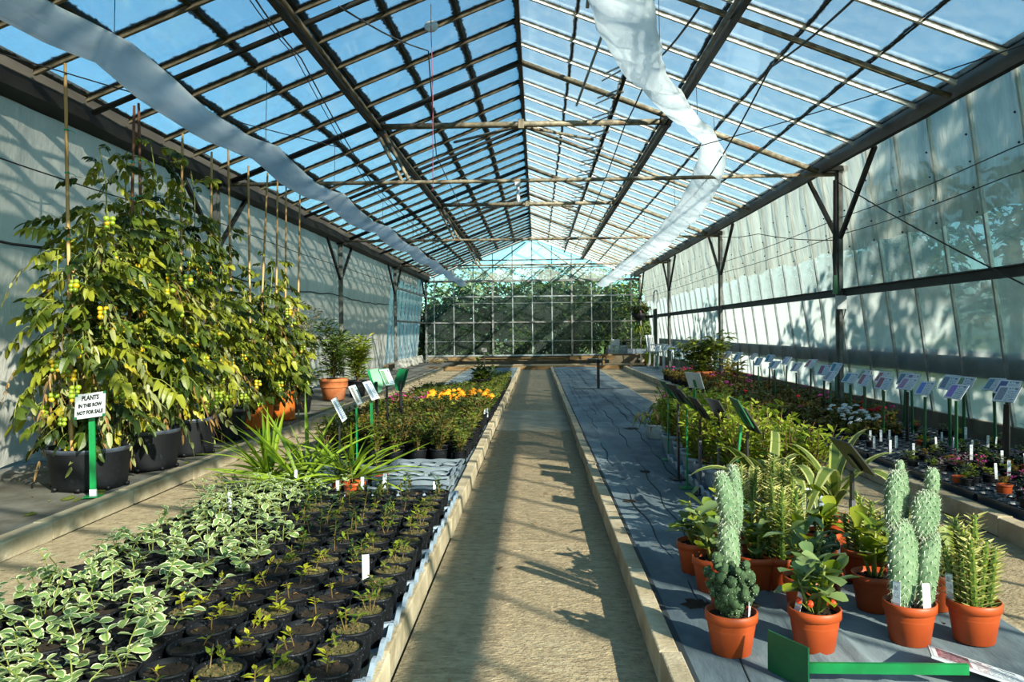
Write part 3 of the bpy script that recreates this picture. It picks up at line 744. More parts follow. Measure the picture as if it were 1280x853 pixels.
for k in range(10):
    y = 21.9 + PITCH * k * .98
    if y > 28: break
    link('glazing_bar', lbm, wl, (0, y, 0))
    if k < 9: add_pane(wl, plme, (wx(1.63, -1), y + PITCH / 2, 1.63), (0, math.atan(.10), 0))
for z in (1.47, 2.4):
    m = MB(); m.box((XL + .0, 25, z), (.05, 6.2, .05)); link('wall_rail', m.mesh('wall_rail', 'steel'), wl)
sheet('crumpled_film', wl, 'bubble', lambda z: -4.02 + .25 * max(0, .4 - z), .10, .36, 22.1, 27.6, 90, 8, .03)
sheet('film_offcut', wl, 'bubble', lambda z: -3.93, 2.62, 2.97, 21.9, 26.2, 40, 5, .02)

# ---- gable
wbk = struct('wall_back', None, None, (0, 0, 0), 'glass gable at the far end with trees behind it')
m = MB(); m.box((-.15, YEND + .05, .14), (7.9, .14, .28)); link('sill', m.mesh('sill', 'sill'), wbk)
gx = [-.147 + PITCH * 1.005 * k for k in range(-5, 6)]
ex = [XL - .02] + gx + [XR + .06]
for x in gx:
    m = MB(); m.box((x, YEND, (.28 + roof_z(x)) / 2), (.035, .05, roof_z(x) - .28 - .02)); link('mullion', m.mesh('mullion', 'alu'), wbk)
zr = [.28, .80, 1.47, 2.14, 2.92]
for a, b in zip(ex, ex[1:]):
    for z0, z1 in zip(zr, zr[1:]):
        m = MB(); m.box(((a + b) / 2, YEND, (z0 + z1) / 2), (b - a - .03, .005, z1 - z0 - .006)); link('glass_pane', m.mesh('gable_pane', 'gable_glass'), wbk)
    za, zb = roof_z(a) - .03, roof_z(b) - .03
    if min(za, zb) > 2.95:
        m = MB(); q = .0025; A = [(a + .015, -q, 2.93), (b - .015, -q, 2.93), (b - .015, -q, zb), (a + .015, -q, za)]; B = [(x, q, z) for x, _, z in A]
        m.v = A + B; m.f = [(0, 1, 2, 3), (7, 6, 5, 4)] + [(i, (i + 1) % 4, 4 + (i + 1) % 4, 4 + i) for i in range(4)]; m.mi = [0] * 6
        link('glass_pane', m.mesh('gable_pane', 'gable_glass_upper'), wbk, (0, YEND, 0))
for z, h, mt in ((.30, .05, 'alu'), (1.47, .05, 'steel'), (2.38, .04, 'alu'), (2.93, .08, 'steel'), (.80, .012, 'alu'), (2.14, .012, 'alu')):
    m = MB(); m.box((-.15, YEND - .02, z), (7.6, .05, h)); link('gable_rail', m.mesh('gable_rail', mt), wbk)
for z, hw in ((3.40, 2.6), (3.66, 2.0)):
    m = MB(); m.box((RX, YEND - .03, z), (hw * 2, .04, .04)); link('gable_rail', m.mesh('gable_rail', 'steel'), wbk)
for sg in (-1, 1):
    m = MB(); m.beam((RX, YEND - .02, RZ - .05), (RX + sg * EAVE, YEND - .02, roof_z(RX + EAVE) - .05), .05, .10, up=(0, 1, 0)); link('verge', m.mesh('verge', 'bar_pale'), wbk)
    m = MB(); m.beam((RX + sg * .2, YEND - .3, RZ - .25), (RX + sg * 2.0, YEND - .3, 2.95), .035, .035); m.beam((RX + sg * 2.0, YEND - 1.2, 3.55), (RX + sg * 1.3, YEND - .4, 2.95), .03, .03); link('gable_brace', m.mesh('gable_brace', 'pipe'), wbk)
for x in (-1.54, 1.24):
    m = MB(); m.box((x, YEND - .06, 1.5), (.06, .07, 2.8)); link('gable_post', m.mesh('gable_post', 'steel'), wbk)
m = MB(); m.box((-.1, FAR + .12, .075), (6.3, .09, .11)); struct('trim_8', m.mesh('timber_edging', 'wood'), None, (0, 0, 0), 'orange brown timber edging across the end of the path')
m = MB(); m.box((-.2, 27.8, .20), (5.8, .12, .12)); struct('trim_9', m.mesh('timber_plinth', 'wood'), None, (0, 0, 0), 'timber plinth along the foot of the far gable')
m = MB(); m.tube([(-2.0, 27.6, .26), (1.1, 27.6, .26)], .03, 8); m.box((1.1, 27.6, .2), (.05, .05, .2)); struct('trim_10', m.mesh('low_pipe', 'steel_dark', True), None, (0, 0, 0), 'low dark pipe in front of the far gable')
# door in the far right wall
dr = struct('door_1', None, None, (0, 0, 0), 'narrow door opening in the far right wall')
m = MB()
for dy in (-.42, .42): m.box((3.66, 24.6 + dy, 1.1), (.05, .05, 2.2))
m.tube([(3.66, 24.18, 2.2), (3.66, 24.3, 2.32), (3.66, 24.6, 2.36), (3.66, 24.9, 2.32), (3.66, 25.02, 2.2)], .025, 6); link('door_frame', m.mesh('door_frame', 'white_plastic'), dr)
m = MB(); m.box((3.68, 24.6, 1.1), (.03, .76, 1.4)); link('opening_sheet', m.mesh('opening_sheet', 'tree_dark'), dr)  # dark leaf coloured sheet standing in for the dark opening

# ------------------------------------------------------------------ pots, soil, leaves: shared meshes
def pot_mesh(name, R, H, mt, rim=.12, taper=.74, rimmat=None, n=22, wall=.006, lip=.004):
    """round plant pot: tapered body, rim band, open top with an inner wall"""
    m = MB(); rb = R * taper; rr = R - lip; hz = H * (1 - rim)
    m.lathe([(0.001, 0), (rb * .93, 0), (rb, .004), (rr * (1 - .02), hz)], n)
    m.lathe([(rr * .98, hz), (R, hz + .002), (R, H - .002), (R - .003, H), (R - wall, H), (R - wall - .004, H * .6)], n, mi=1 if rimmat else 0)
    return m.mesh(name, [mt, rimmat] if rimmat else mt, True)
def soil_mesh(name, r, z, mt, n=14, lumps=0):
    m = MB(); m.disc(r, z, n, dome=.006)
    for i in range(lumps):
        a = rnd.uniform(0, 6.3); q = r * .85 * math.sqrt(rnd.random()); m.ball((q * math.cos(a), q * math.sin(a), z + .003), rnd.uniform(.004, .010), 5, 3, jitter=.3)
    return m.mesh(name, mt)

# ---- tomatoes
LOBED = ((0, .18), (.18, .85), (.34, .62), (.5, 1), (.66, .55), (.8, .6), (1, .03))
def compound(seed, L, mats, curl=0.4, nl=4, wmul=1.0):
    r = random.Random(seed); m = MB()
    pts = [V(0, L * t, -curl * L * t * t + .02 * math.sin(3 * t)) for t in (0, .35, .7, 1)]
    m.tube(pts, [.003, .0025, .002, .0015], 4, 1, cap=False)
    def at(t): return V(0, L * t, -curl * L * t * t)
    m.leaf(at(.95), (r.uniform(-.2, .2), 1, -curl * 1.2), L * .36, L * .36 * wmul, 5, .7, r.uniform(-.1, .3), twist=r.uniform(-.5, .5), prof=LOBED)
    for k in range(nl):
        t = .32 + .58 * k / max(1, nl - 1) * .9
        for sg in (-1, 1):
            m.leaf(at(t), (sg * 1, r.uniform(.25, .7), r.uniform(-.6, .15) - curl * .5), L * r.uniform(.24, .34), L * r.uniform(.24, .34) * wmul, 5, r.uniform(.3, 1.4), r.uniform(-.25, .35), twist=r.uniform(-1.0, 1.0), prof=LOBED)
    return m.mesh('leaf', mats)
T_FRESH = [compound(100 + i, .20, ['tomato_leaf', 'stem'], c) for i, c in enumerate((.2, .45, .7, .9))]
T_DARK = [compound(120 + i, .20, ['tomato_dark', 'stem'], c) for i, c in enumerate((.4, .8))]
T_DULL = [compound(140 + i, .19, ['tomato_grey', 'stem_brown'], c, wmul=.7) for i, c in enumerate((1.0, 1.6, 2.2))]
T_YEL = [compound(160 + i, .16, ['leaf_yellow', 'stem'], c) for i, c in enumerate((.5, 1.0))]
T_BROWN = [compound(170 + i, .16, ['leaf_brown', 'stem_brown'], c, wmul=.45) for i, c in enumerate((1.8, 2.6))]
def fruit_mesh(mt):
    m = MB(); m.ball((0, 0, 0), (.019, .019, .018), 10, 7); return m.mesh('tomato', mt, True)
FR_G, FR_Y = fruit_mesh('tomato_green'), fruit_mesh('tomato_gold')
def planter_mesh(R, H, mt, rim):
    m = MB(); n = 36
    m.lathe([(0.001, 0), (R * .80, 0), (R * .83, .008), (R * .845, .03), (R * .95, H - .03)], n)
    m.lathe([(R * .95, H - .03), (R * .985, H - .018), (R, H - .006), (R * .99, H), (R * .95, H), (R * .93, H - .05)], n, mi=1)
    for k in range(8):
        a = 2 * PI * k / 8 + .2; m.box((R * .845 * math.cos(a), R * .845 * math.sin(a), .012), (.03, .03, .024), 0, Matrix.Rotation(a, 3, 'Z'))
    return m.mesh('planter', [mt, rim], True)
def tomato_plant(idx, x, y, R, H, mt, rim, top, label, nst=4, spread=.32, dense=1.0, low=0.5, tie=True):
    rr = random.Random(500 + idx)
    t = thing('potted_tomato', label, 'tomato plant', (x, y, .098), 0, 'tomato plants in the row along the left wall')
    link('planter', planter_mesh(R, H, mt, rim), t)
    link('soil', soil_mesh('soil', R * .94, H - .045, 'soil', 24, 40), t)
    leaves = 0
    zt = top - .098
    for s in range(nst):
        a = 2 * PI * s / nst + rr.uniform(-.4, .4); q = R * rr.uniform(.2, .65)
        bx, by = q * math.cos(a), q * math.sin(a); ht = zt * (1.0 if s == 0 else rr.uniform(.62, .96))
        ex, ey = bx * .6 + rr.uniform(-.12, .12), by * .5 + rr.uniform(-.15, .15)
        k = 9; pts = []
        for j in range(k + 1):
            f = j / k; pts.append(V(bx + (ex - bx) * f + .03 * math.sin(f * 9 + s), by + (ey - by) * f + .03 * math.cos(f * 8 + s * 2), H - .05 + (ht - H + .05) * f))
        m = MB(); m.tube(pts, [.010 - .006 * j / k for j in range(k + 1)], 5); link('stem', m.mesh('stem', 'stem', True), t)
        n = int((ht - H) / .034 * dense)
        for i in range(n):
            f = (i + rr.random()) / n
            if f < .03 or (f > .72 and rr.random() < .25): continue
            z = H + (ht - H) * f; p = pts[min(k, int(f * k))]
            az = i * 2.4 + rr.uniform(-.5, .5) + s
            lowf = max(0.0, 1 - f / max(low, .01)); u = rr.random()
            if u < .05 + .30 * lowf ** 2: me = rr.choice(T_BROWN)
            elif u < .12 + .55 * lowf: me = rr.choice(T_DULL + T_YEL)
            elif u < .68: me = rr.choice(T_FRESH)
            else: me = rr.choice(T_DARK)
            sc = rr.uniform(.62, 1.15) * (1.15 - .35 * f) * (.75 if f < .18 else 1); out = rr.uniform(0, .9) * spread * (1 - .55 * f) * (.45 if f < .2 else 1)
            link('leaf', me, t, (p.x - math.sin(az) * out, p.y + math.cos(az) * out, z), (rr.uniform(-.2, .55) - .5 * lowf, rr.uniform(-.5, .5), az), sc); leaves += 1
        for q in range(rr.randint(3, 5)):
            f = rr.uniform(.15, .85); p = pts[int(f * k)]; az = rr.uniform(-2.4, .3); d = rr.uniform(.18, .34)
            tx, ty, tz = p.x + d * math.cos(az), p.y + d * math.sin(az), p.z - .03
            m = MB(); m.tube([p, (tx, ty, p.z + .0), (tx + .01, ty, tz - .10)], .0028, 4, cap=False); tr = link('truss', m.mesh('truss', 'stem'), t)
            for g in range(rr.randint(3, 7)):
                link('tomato', FR_Y if rr.random() < .4 and f > .3 else FR_G, tr, (tx + .018 * ((g % 2) * 2 - 1) + .01, ty + rr.uniform(-.012, .012), tz - .028 * (g // 2) - .02), (0, 0, 0), rr.uniform(.75, 1.15))
    return t
TOM = [(-3.14, 5.48, .283, .285, 'planter_black', 'planter_rim', 2.45, 'tomato vine in the wide black planter nearest the camera, right behind the notice board', 6, .42, 1.15, .55),
       (-3.12, 6.24, .27, .31, 'planter_black', 'planter_rim', 2.72, 'tallest tomato vine, in the second black planter of the row', 6, .40, 1.15, .40),
       (-3.10, 6.98, .24, .32, 'planter_black', 'planter_rim', 2.62, 'tomato vine in the third black planter, its lowest leaves yellow', 5, .36, 1.15, .42),
       (-3.15, 7.93, .22, .31, 'planter_black', 'planter_rim', 2.25, 'tomato vine in the fourth black planter, beside the orange tubs', 6, .40, 1.25, .35),
       (-3.13, 8.84, .175, .34, 'orange_pot', 'orange_pot', 2.02, 'bushy yellow green tomato vine in the nearer orange tub', 7, .42, 1.4, .25),
       (-3.12, 9.66, .165, .36, 'orange_pot', 'orange_pot', 1.78, 'bushy tomato vine in the farther orange tub', 7, .40, 1.4, .25)]
for i, a in enumerate(TOM): tomato_plant(i, *a[:7], a[7], a[8], a[9], a[10], a[11])
# canes, each stuck in a planter
CANES = [(-3.16, 5.30, 2.93, .0, .0, 'first tall bamboo cane, rising alone above the nearest tomato vine'), (-3.22, 5.42, 1.55, .05, .0, 'short pale cane standing at the front of the nearest planter'),
         (-3.15, 6.12, 2.88, .09, .03, 'slanting bamboo cane crossing a reddish one above the second planter'), (-3.13, 6.24, 2.93, -.01, 0, 'reddish old cane above the second planter'),
         (-3.12, 6.92, 2.86, .07, .02, 'bamboo cane whose tip shows above the third tomato vine'), (-3.16, 7.66, 2.87, .03, .08, 'bamboo cane wound with tomato shoots, before the pair of tall canes'),
         (-3.12, 8.05, 2.97, .0, -.03, 'pale straight cane above the fourth planter'), (-3.13, 8.62, 2.93, .0, .02, 'upright cane of the crossed pair above the nearer orange tub'),
         (-3.08, 8.92, 2.91, .16, .0, 'leaning cane of the crossed pair above the nearer orange tub'), (-3.12, 9.50, 2.93, .05, .05, 'tall cane on the left side of the farther orange tub'),
         (-3.08, 9.72, 2.90, .04, .04, 'tall cane on the right side of the farther orange tub'), (-3.13, 10.42, 2.95, .07, .04, 'last bamboo cane of the row, with a clear stretch of wall behind it')]
for i, (x, y, z, lx, ly, lb) in enumerate(CANES):
    m = MB(); L = z - .3; k = 12; pts = [(lx * (f / k - .6), ly * (f / k - .6), -.08 + (L + .08) * f / k) for f in range(k + 1)]
    m.tube(pts, [.0135 - .004 * f / k + (.002 if f % 2 else 0) for f in range(k + 1)], 6)
    c = link('bamboo_cane', m.mesh('bamboo_cane', 'cane_red' if 'reddish' in lb else 'cane', True), None, (x, y, .36 if i != 11 else .33)); tag(c, lb, 'cane', 'canes holding the tomato vines')
    if i in (0, 2, 3, 5):
        for zz in (.55, .72, .83):
            m = MB(); m.lathe([(.014, -.006), (.017, 0), (.014, .006)], 8); m.tube([(0, 0, 0), (.04, .01, -.01), (.07, -.01, -.03)], .002, 4)
            link('twine_tie', m.mesh('twine_tie', 'twine'), c, (lx * (zz - .6), ly * (zz - .6), L * zz))

# ---- notice board in the tomato row
def text_mesh(name, body, size, mt, bold=0.0):
    cu = bpy.data.curves.new(name, 'FONT'); cu.body = body; cu.size = size; cu.align_x = 'CENTER'; cu.align_y = 'CENTER'; cu.extrude = .0008; cu.offset = bold; cu.resolution_u = 2; cu.space_line = 1.15
    cu.materials.append(M[mt])
    ob = bpy.data.objects.new(name, cu); COL.objects.link(ob); bpy.context.view_layer.update()
    me = bpy.data.meshes.new_from_object(ob.evaluated_get(bpy.context.evaluated_depsgraph_get())); bpy.data.objects.remove(ob); return me
t = thing('notice_board', 'white hand lettered notice on a green stake before the nearest tomato planter', 'sign', (-2.905, 5.10, .098), 0.12)
m = MB(); m.box((0, 0, .26), (.038, .012, .52)); link('stake', m.mesh('stake', 'green_plastic'), t)
m = MB(); m.box((0, 0, .004), (.10, .09, .006)); link('base', m.mesh('base', 'green_plastic'), t)
m = MB(); m.box((0, 0, .025), (.042, .016, .05)); link('mud_sleeve', m.mesh('mud_sleeve', 'white_plastic'), t)
brd = link('board', None, t, (0, -.02, .60), (math.radians(62), math.radians(-7), 0.10)); brd_m = MB(); brd_m.box((0, 0, 0), (.185, .175, .006)); brd.name = 'tmp'
bpy.data.objects.remove(brd); brd = link('board', brd_m.mesh('board', 'print_white'), t, (0, -.02, .60), (math.radians(62), math.radians(-7), 0.08))
for r_, (tx, yy) in enumerate((('PLANTS', .052), ('IN THIS ROW', .0), ('NOT FOR SALE', -.05))):
    link('lettering', text_mesh('lettering', tx, .030 if r_ == 0 else .0235, 'ink', .0013), brd, (0, yy, .0048), (0, 0, rnd.uniform(-.03, .03)), (1, 1.5, 1))
for sx in (-1, 1):
    for sy in (-1, 1):
        m = MB(); m.box((sx * .085, sy * .08, .001), (.016, .016, .009)); link('corner_clip', m.mesh('corner_clip', 'green_dark'), brd)

# ---- narrow leaved shrubs on the left bed
def bush_mesh(name, seed, n, rx, rz, z0, L, W, mats, prof=LANCE, stems=8, droop=.2, up=.6, segs=2, shell=.25, mi_p=None):
    r = random.Random(seed); m = MB(); st = MB()
    tips = []
    for s in range(stems):
        a = 2 * PI * s / stems + r.uniform(-.4, .4); q = rx * r.uniform(.2, 1) ; h = z0 + rz * r.uniform(.55, 1)
        tip = V(q * math.cos(a), q * math.sin(a), h); mid = V(tip.x * .4, tip.y * .4, h * .55); base = V(tip.x * .12, tip.y * .12, 0)
        st.tube([base, mid, tip], [.005, .004, .002], 4, cap=False); tips.append((base, mid, tip))
    for i in range(n):
        b, mid, tip = tips[i % stems]; f = r.random() ** .6
        p = (b * (1 - f) ** 2 + mid * 2 * f * (1 - f) + tip * f * f) if f < 1 else tip
        if p.z < z0 * .6: p.z = z0 * .6 + r.random() * .05
        a = r.uniform(0, 6.3); d = V(math.cos(a), math.sin(a), r.uniform(-.3, up) + .3)
        mi = 0
        if mi_p and r.random() < mi_p: mi = 1
        m.leaf(p + V(math.cos(a), math.sin(a), 0) * rx * shell * r.random(), d, L * r.uniform(.7, 1.2), W * r.uniform(.8, 1.2), segs, droop, .12, mi, prof=prof, twist=r.uniform(-.8, .8))
    return m.mesh(name, mats), st.mesh('stems', 'stem_brown')
f1, s1 = bush_mesh('foliage', 31, 1000, .40, .85, .15, .15, .028, ['willow', 'willow_pale'], stems=16, mi_p=.2)
big_clay = pot_mesh('pot', .225, .335, 'terracotta_clay', .16, .72, n=28)
t = put([P('pot', big_clay), P('soil', soil_mesh('soil', .205, .29, 'soil')), P('stem', s1, (0, 0, .29)), P('foliage', f1, (0, 0, .29), stuff=True)], 'potted_shrub', 'narrow leaved shrub in a large clay pot by the white wall', 'shrub', (-3.22, 12.5, .098))
f2, s2 = bush_mesh('foliage', 32, 700, .30, .72, .10, .17, .030, ['willow_pale', 'leaf_yellow'], stems=12, mi_p=.12)
blk = pot_mesh('pot', .16, .27, 'planter_black', .1)
t = put([P('pot', blk), P('soil', soil_mesh('soil', .145, .24, 'soil')), P('stem', s2, (0, 0, .24)), P('foliage', f2, (0, 0, .24), stuff=True)], 'potted_shrub', 'yellow green narrow leaved shrub in a black pot right of the clay pot', 'shrub', (-2.98, 13.1, .098))
f3, s3 = bush_mesh('foliage', 33, 420, .30, 1.15, .10, .09, .03, ['grey_leaf', 'stem_brown'], stems=11, mi_p=.2)
t = put([P('pot', blk), P('soil', soil_mesh('soil', .145, .24, 'soil')), P('stem', s3, (0, 0, .24)), P('foliage', f3, (0, 0, .24), stuff=True)], 'potted_shrub', 'half dead grey shrub in a black pot between the orange tubs and the clay pot', 'shrub', (-3.18, 10.6, .098))
f4, s4 = bush_mesh('foliage', 34, 300, .3, .30, .02, .16, .035, ['willow', 'leaf_brown'], stems=10, mi_p=.2, up=.1)
t = put([P('pot', blk), P('soil', soil_mesh('soil', .145, .24, 'soil')), P('stem', s4, (0, 0, .24)), P('foliage', f4, (0, 0, .24), stuff=True)], 'potted_shrub', 'low drooping plant in a black pot left of the clay pot', 'shrub', (-3.45, 11.5, .098))

# ------------------------------------------------------------------ left bed: trays and small pots
def tray_mesh(name, lx, ly, h, mt, cols, rows, rim=.012, sc=.38):
    """shallow carry tray: floor, scalloped wall, ribs between the pot places"""
    m = MB(); m.box((0, 0, .006), (lx, ly, .012))
    def side(p0, p1, nrm, n):
        p0, p1 = Vector(p0), Vector(p1); i0 = len(m.v); k = n * 6
        for j in range(k + 1):
            f = j / k; p = p0 + (p1 - p0) * f; s = abs(math.sin(PI * f * n)); z = h * (1 - sc + sc * (1 - s ** 3))
            for off, zz in ((0, 0), (.0, z), (rim, z), (rim + .003, z - .012)):
                m.v.append(tuple(p + nrm * off + V(0, 0, zz)))
        for j in range(k):
            for a in range(3):
                b = i0 + j * 4 + a; m.f.append((b, b + 1, b + 5, b + 4)); m.mi.append(0)
    x, y = lx / 2, ly / 2
    side((-x, -y, 0), (x, -y, 0), V(0, -1, 0), cols); side((x, -y, 0), (x, y, 0), V(1, 0, 0), rows)
    side((x, y, 0), (-x, y, 0), V(0, 1, 0), cols); side((-x, y, 0), (-x, -y, 0), V(-1, 0, 0), rows)
    for c in range(1, cols):
        for r_ in range(1, rows):
            m.box((-x + lx * c / cols, -y + ly * r_ / rows, h * .42), (.030, .030, h * .84), 0, None, .7)
    return m.mesh(name, mt)
BX0, PP, NC = -1.86, .150, 9
tray = tray_mesh('carry_tray', .445, .445, .062, 'tray_grey', 3, 3)
Y0 = 1.80
for j in range(7):
    for i in range(3):
        x, y = BX0 + .225 + i * .45, Y0 + .225 + j * .45
        o = link('carry_tray', tray, None, (x, y, .096)); side = ('on the left side', 'in the middle', 'along the path edge')[i]
        tag(o, 'grey carry tray %s of the bed, %s tray row from the front' % (side, ordn(j + 1)), 'tray', 'grey trays under the small pots')
bpot = pot_mesh('pot', .072, .118, 'pot_black', .10, .76, n=18)
bsoil = soil_mesh('soil', .066, .102, 'soil', 12, 14); psoil = soil_mesh('soil', .066, .106, 'soil_pale', 12, 30)
# variegated creeping plant, single leaf and stem meshes
def one_leaf(L, W, mats, edge=None, segs=4, droop=.25, prof=OVATE, fold=.1):
    m = MB(); m.leaf((0, 0, 0), (0, 1, 0), L, W, segs, droop, fold, 0, edge, prof); return m.mesh('leaf', mats)
VL = [one_leaf(.050, .036, ['vinca', 'vinca_edge'], 1, 4, d, ROUND) for d in (.1, .3, .5)]
def vinca(seed, split):
    r = random.Random(seed); st = MB(); fo = MB(); parts = []
    for s in range(r.randint(3, 5)):
        a = r.uniform(0, 6.3); h = r.uniform(.04, .14); q = r.uniform(.03, .10); x0, y0 = .03 * math.cos(a + 1), .03 * math.sin(a + 1)
        pts = [V(x0, y0, .1), V(x0 + q * .4 * math.cos(a), y0 + q * .4 * math.sin(a), .1 + h * .6), V(x0 + q * math.cos(a), y0 + q * math.sin(a), .1 + h)]
        st.tube(pts, .0018, 4, cap=False)
        for k in range(3):
            f = .35 + .65 * k / 2; p = pts[0].lerp(pts[1], f * 2) if f < .5 else pts[1].lerp(pts[2], f * 2 - 1)
            b = r.uniform(0, 6.3)
            for sg in (0, PI):
                sc = r.uniform(.65, 1.05) * (1.05 if k < 2 else .75); tilt = r.uniform(-.1, .7)
                if split: parts.append(P('leaf', r.choice(VL), p, (tilt, r.uniform(-.4, .4), b + sg), sc))
                else:
                    az = b + sg; fo.leaf(p, (-math.sin(az), math.cos(az), tilt), .05 * sc, .036 * sc, 3, .3, .1, 0, 1, ROUND)
    base = [P('pot', bpot), P('soil', bsoil), P('stem', st.mesh('stem', 'stem'))]
    return base + (parts if split else [P('foliage', fo.mesh('foliage', ['vinca', 'vinca_edge']), stuff=True)])
V_NEAR = [vinca(200 + i, True) for i in range(7)]; V_FAR = [vinca(230 + i, False) for i in range(7)]
SL_ = [one_leaf(.032, .015, [mt], None, 2, .2, LANCE) for mt in ('seedling', 'seedling_yellow', 'seedling_dark')]
def seedling(seed, kind, big=1.0):
    r = random.Random(seed); st = MB(); parts = []
    for s in range(r.randint(1, 3)):
        a = r.uniform(0, 6.3); x0, y0 = .035 * math.cos(a) * r.random(), .035 * math.sin(a) * r.random(); h = r.uniform(.03, .09) * big; lx, ly = r.uniform(-.03, .03), r.uniform(-.03, .03)
        pts = [V(x0, y0, .1), V(x0 + lx * .5, y0 + ly * .5, .1 + h * .6), V(x0 + lx, y0 + ly, .1 + h)]; st.tube(pts, .0016, 4, cap=False)
        for k in range(r.randint(2, 4) if big < 1.3 else 8):
            f = (.5 + .5 * k / 3) if big < 1.3 else .2 + .8 * k / 7; p = pts[1].lerp(pts[2], max(0, f * 2 - 1)) if f > .5 else pts[0].lerp(pts[1], f * 2)
            b = k * 2.5 + r.uniform(-.5, .5)
            for sg in (0, PI): parts.append(P('leaf', SL_[kind if r.random() < .8 else 0], p, (r.uniform(.0, .9), 0, b + sg), r.uniform(.7, 1.2)))
    if r.random() < .5:
        m = MB(); a = r.uniform(0, 6.3); m.leaf((.04 * math.cos(a), .04 * math.sin(a), .107), (math.sin(a), math.cos(a), .5), .03, .016, 2, .8, .2); parts.append(P('dry_leaf', m.mesh('dry_leaf', 'leaf_brown')))
    return [P('pot', bpot), P('soil', psoil if r.random() < .3 else bsoil), P('stem', st.mesh('stem', 'stem_brown'))] + parts
S_Y = [seedling(300 + i, 1) for i in range(6)]; S_G = [seedling(320 + i, 0) for i in range(6)]; S_D = [seedling(340 + i, 2, 1.6) for i in range(6)]
S_PALE = [[P('pot', bpot), P('soil', psoil)] + seedling(360 + i, 0)[2:] for i in range(3)]
for j in range(21):
    y = Y0 + .075 + j * PP
    for i in range(NC):
        x = BX0 + .075 + i * PP; z = .110
        lim = 4.4 - .03 * j + rnd.uniform(-.6, .6)
        rz = rnd.uniform(0, 6.3); loc = (x + rnd.uniform(-.008, .008), y + rnd.uniform(-.008, .008), z)
        where = '%s pot from the path in the %s row from the front' % (ordn(NC - i), ordn(j + 1))
        if i >= 4 and j >= 19: continue
        if i < 5 and j >= 19: continue
        if i < lim:
            put(rnd.choice(V_NEAR if j < 13 else V_FAR), 'potted_vinca', 'cream edged trailing plant, ' + where, 'potted plant', loc, rz, 'variegated trailing plants in black pots', rnd.uniform(.95, 1.05))
        elif i == NC - 1 and rnd.random() < .75:
            put(rnd.choice(S_PALE), 'seedling_pot', 'pale topped seedling, ' + where, 'potted plant', loc, rz, 'seedlings in black pots')
        elif j < 9:
            put(rnd.choice(S_Y if rnd.random() < .75 else S_G), 'seedling_pot', 'sparse yellow green seedling, ' + where, 'potted plant', loc, rz, 'seedlings in black pots')
        else:
            put(rnd.choice(S_D if rnd.random() < .6 else S_G), 'seedling_pot', 'leafy green seedling, ' + where, 'potted plant', loc, rz, 'seedlings in black pots')
# sword leaved clumps
BL = []
for i in range(6):
    r = random.Random(400 + i); m = MB(); m.leaf((0, 0, 0), (0, 1, .0),   .54, .027, 7, (.0, .15, .35, .6, .2, .45)[i], .25, prof=BLADE); BL.append(m.mesh('leaf', 'blade'))
for i, (x, y, n, sc, lb) in enumerate([(-1.78, 5.22, 24, 1.0, 'sword leaved clump beside the far edging, leaves arching over the side path'), (-1.50, 5.0, 28, 1.05, 'sword leaved clump sprawling flat over the cream edged plants'),
                                   (-1.22, 5.12, 22, .9, 'upright sword leaved clump in front of the black sign post'), (-1.62, 5.55, 20, .95, 'sword leaved clump behind the sprawling one'), (-1.3, 5.5, 16, .8, 'small sword leaved clump by the green sign posts')]):
    r = random.Random(420 + i)
    t = thing('sword_leaved_plant', lb, 'potted plant', (x, y, .098), 0, 'sword leaved plants'); link('pot', bpot, t); link('soil', bsoil, t)
    for k in range(int(n * 1.5)):
        a = r.uniform(0, 6.3); tl = r.uniform(.05, 1.2)
        if i == 1 and k < 20: a = r.uniform(.9, 2.3); tl = r.uniform(.05, .35)
        link('leaf', r.choice(BL), t, (.03 * math.cos(a + 1.57), .03 * math.sin(a + 1.57), .10), (tl, r.uniform(-.5, .5), a), sc * r.uniform(.7, 1.15))
# empty trays by the path and small orange pots beside them
et = tray_mesh('empty_tray', .50, .34, .070, 'tray_dull', 3, 2, .018, .10)
m = MB()
for i in range(3):
    for j in range(2): m.lathe([(.052, .020), (.060, .024), (.066, .05), (.060, .052)], 14, (-.166 + .166 * i, -.085 + .17 * j, 0))
cups = m.mesh('cup_rings', 'tray_dull', True)
for i, (x, y, z, r_, lb) in enumerate([(-.84, 5.22, .098, 0, 'nearest empty grey tray at the path edge'), (-.83, 5.60, .098, .02, 'second empty grey tray at the path edge'), (-.84, 5.97, .098, -.02, 'farthest empty grey tray, just before the bushy plants'), (-.83, 5.28, .150, .03, 'grey tray stacked on the nearest empty tray')]):
    t = thing('empty_tray', lb, 'tray', (x, y, z), r_, 'empty grey trays'); link('tray_shell', et, t); link('cup_rings', cups, t)
opot = pot_mesh('pot', .055, .085, 'terracotta', .2, .76, n=16)
for i, (x, y, lb) in enumerate([(-1.16, 4.98, 'small orange pot with a bronze seedling, left one of three'), (-1.28, 5.14, 'small orange pot half hidden by sword leaves'), (-1.08, 5.30, 'small orange pot with a white label, nearest the empty trays')]):
    put([P('pot', opot)] + [P('soil', soil_mesh('soil', .05, .072, 'soil'))] + [(n, me, (l[0] * .8, l[1] * .8, l[2] - .03), r_, s_, sb, sf) for n, me, l, r_, s_, sb, sf in S_D[i][2:]], 'small_orange_pot', lb, 'potted plant', (x, y, .098), i, 'small orange pots in the left bed', 1.35)

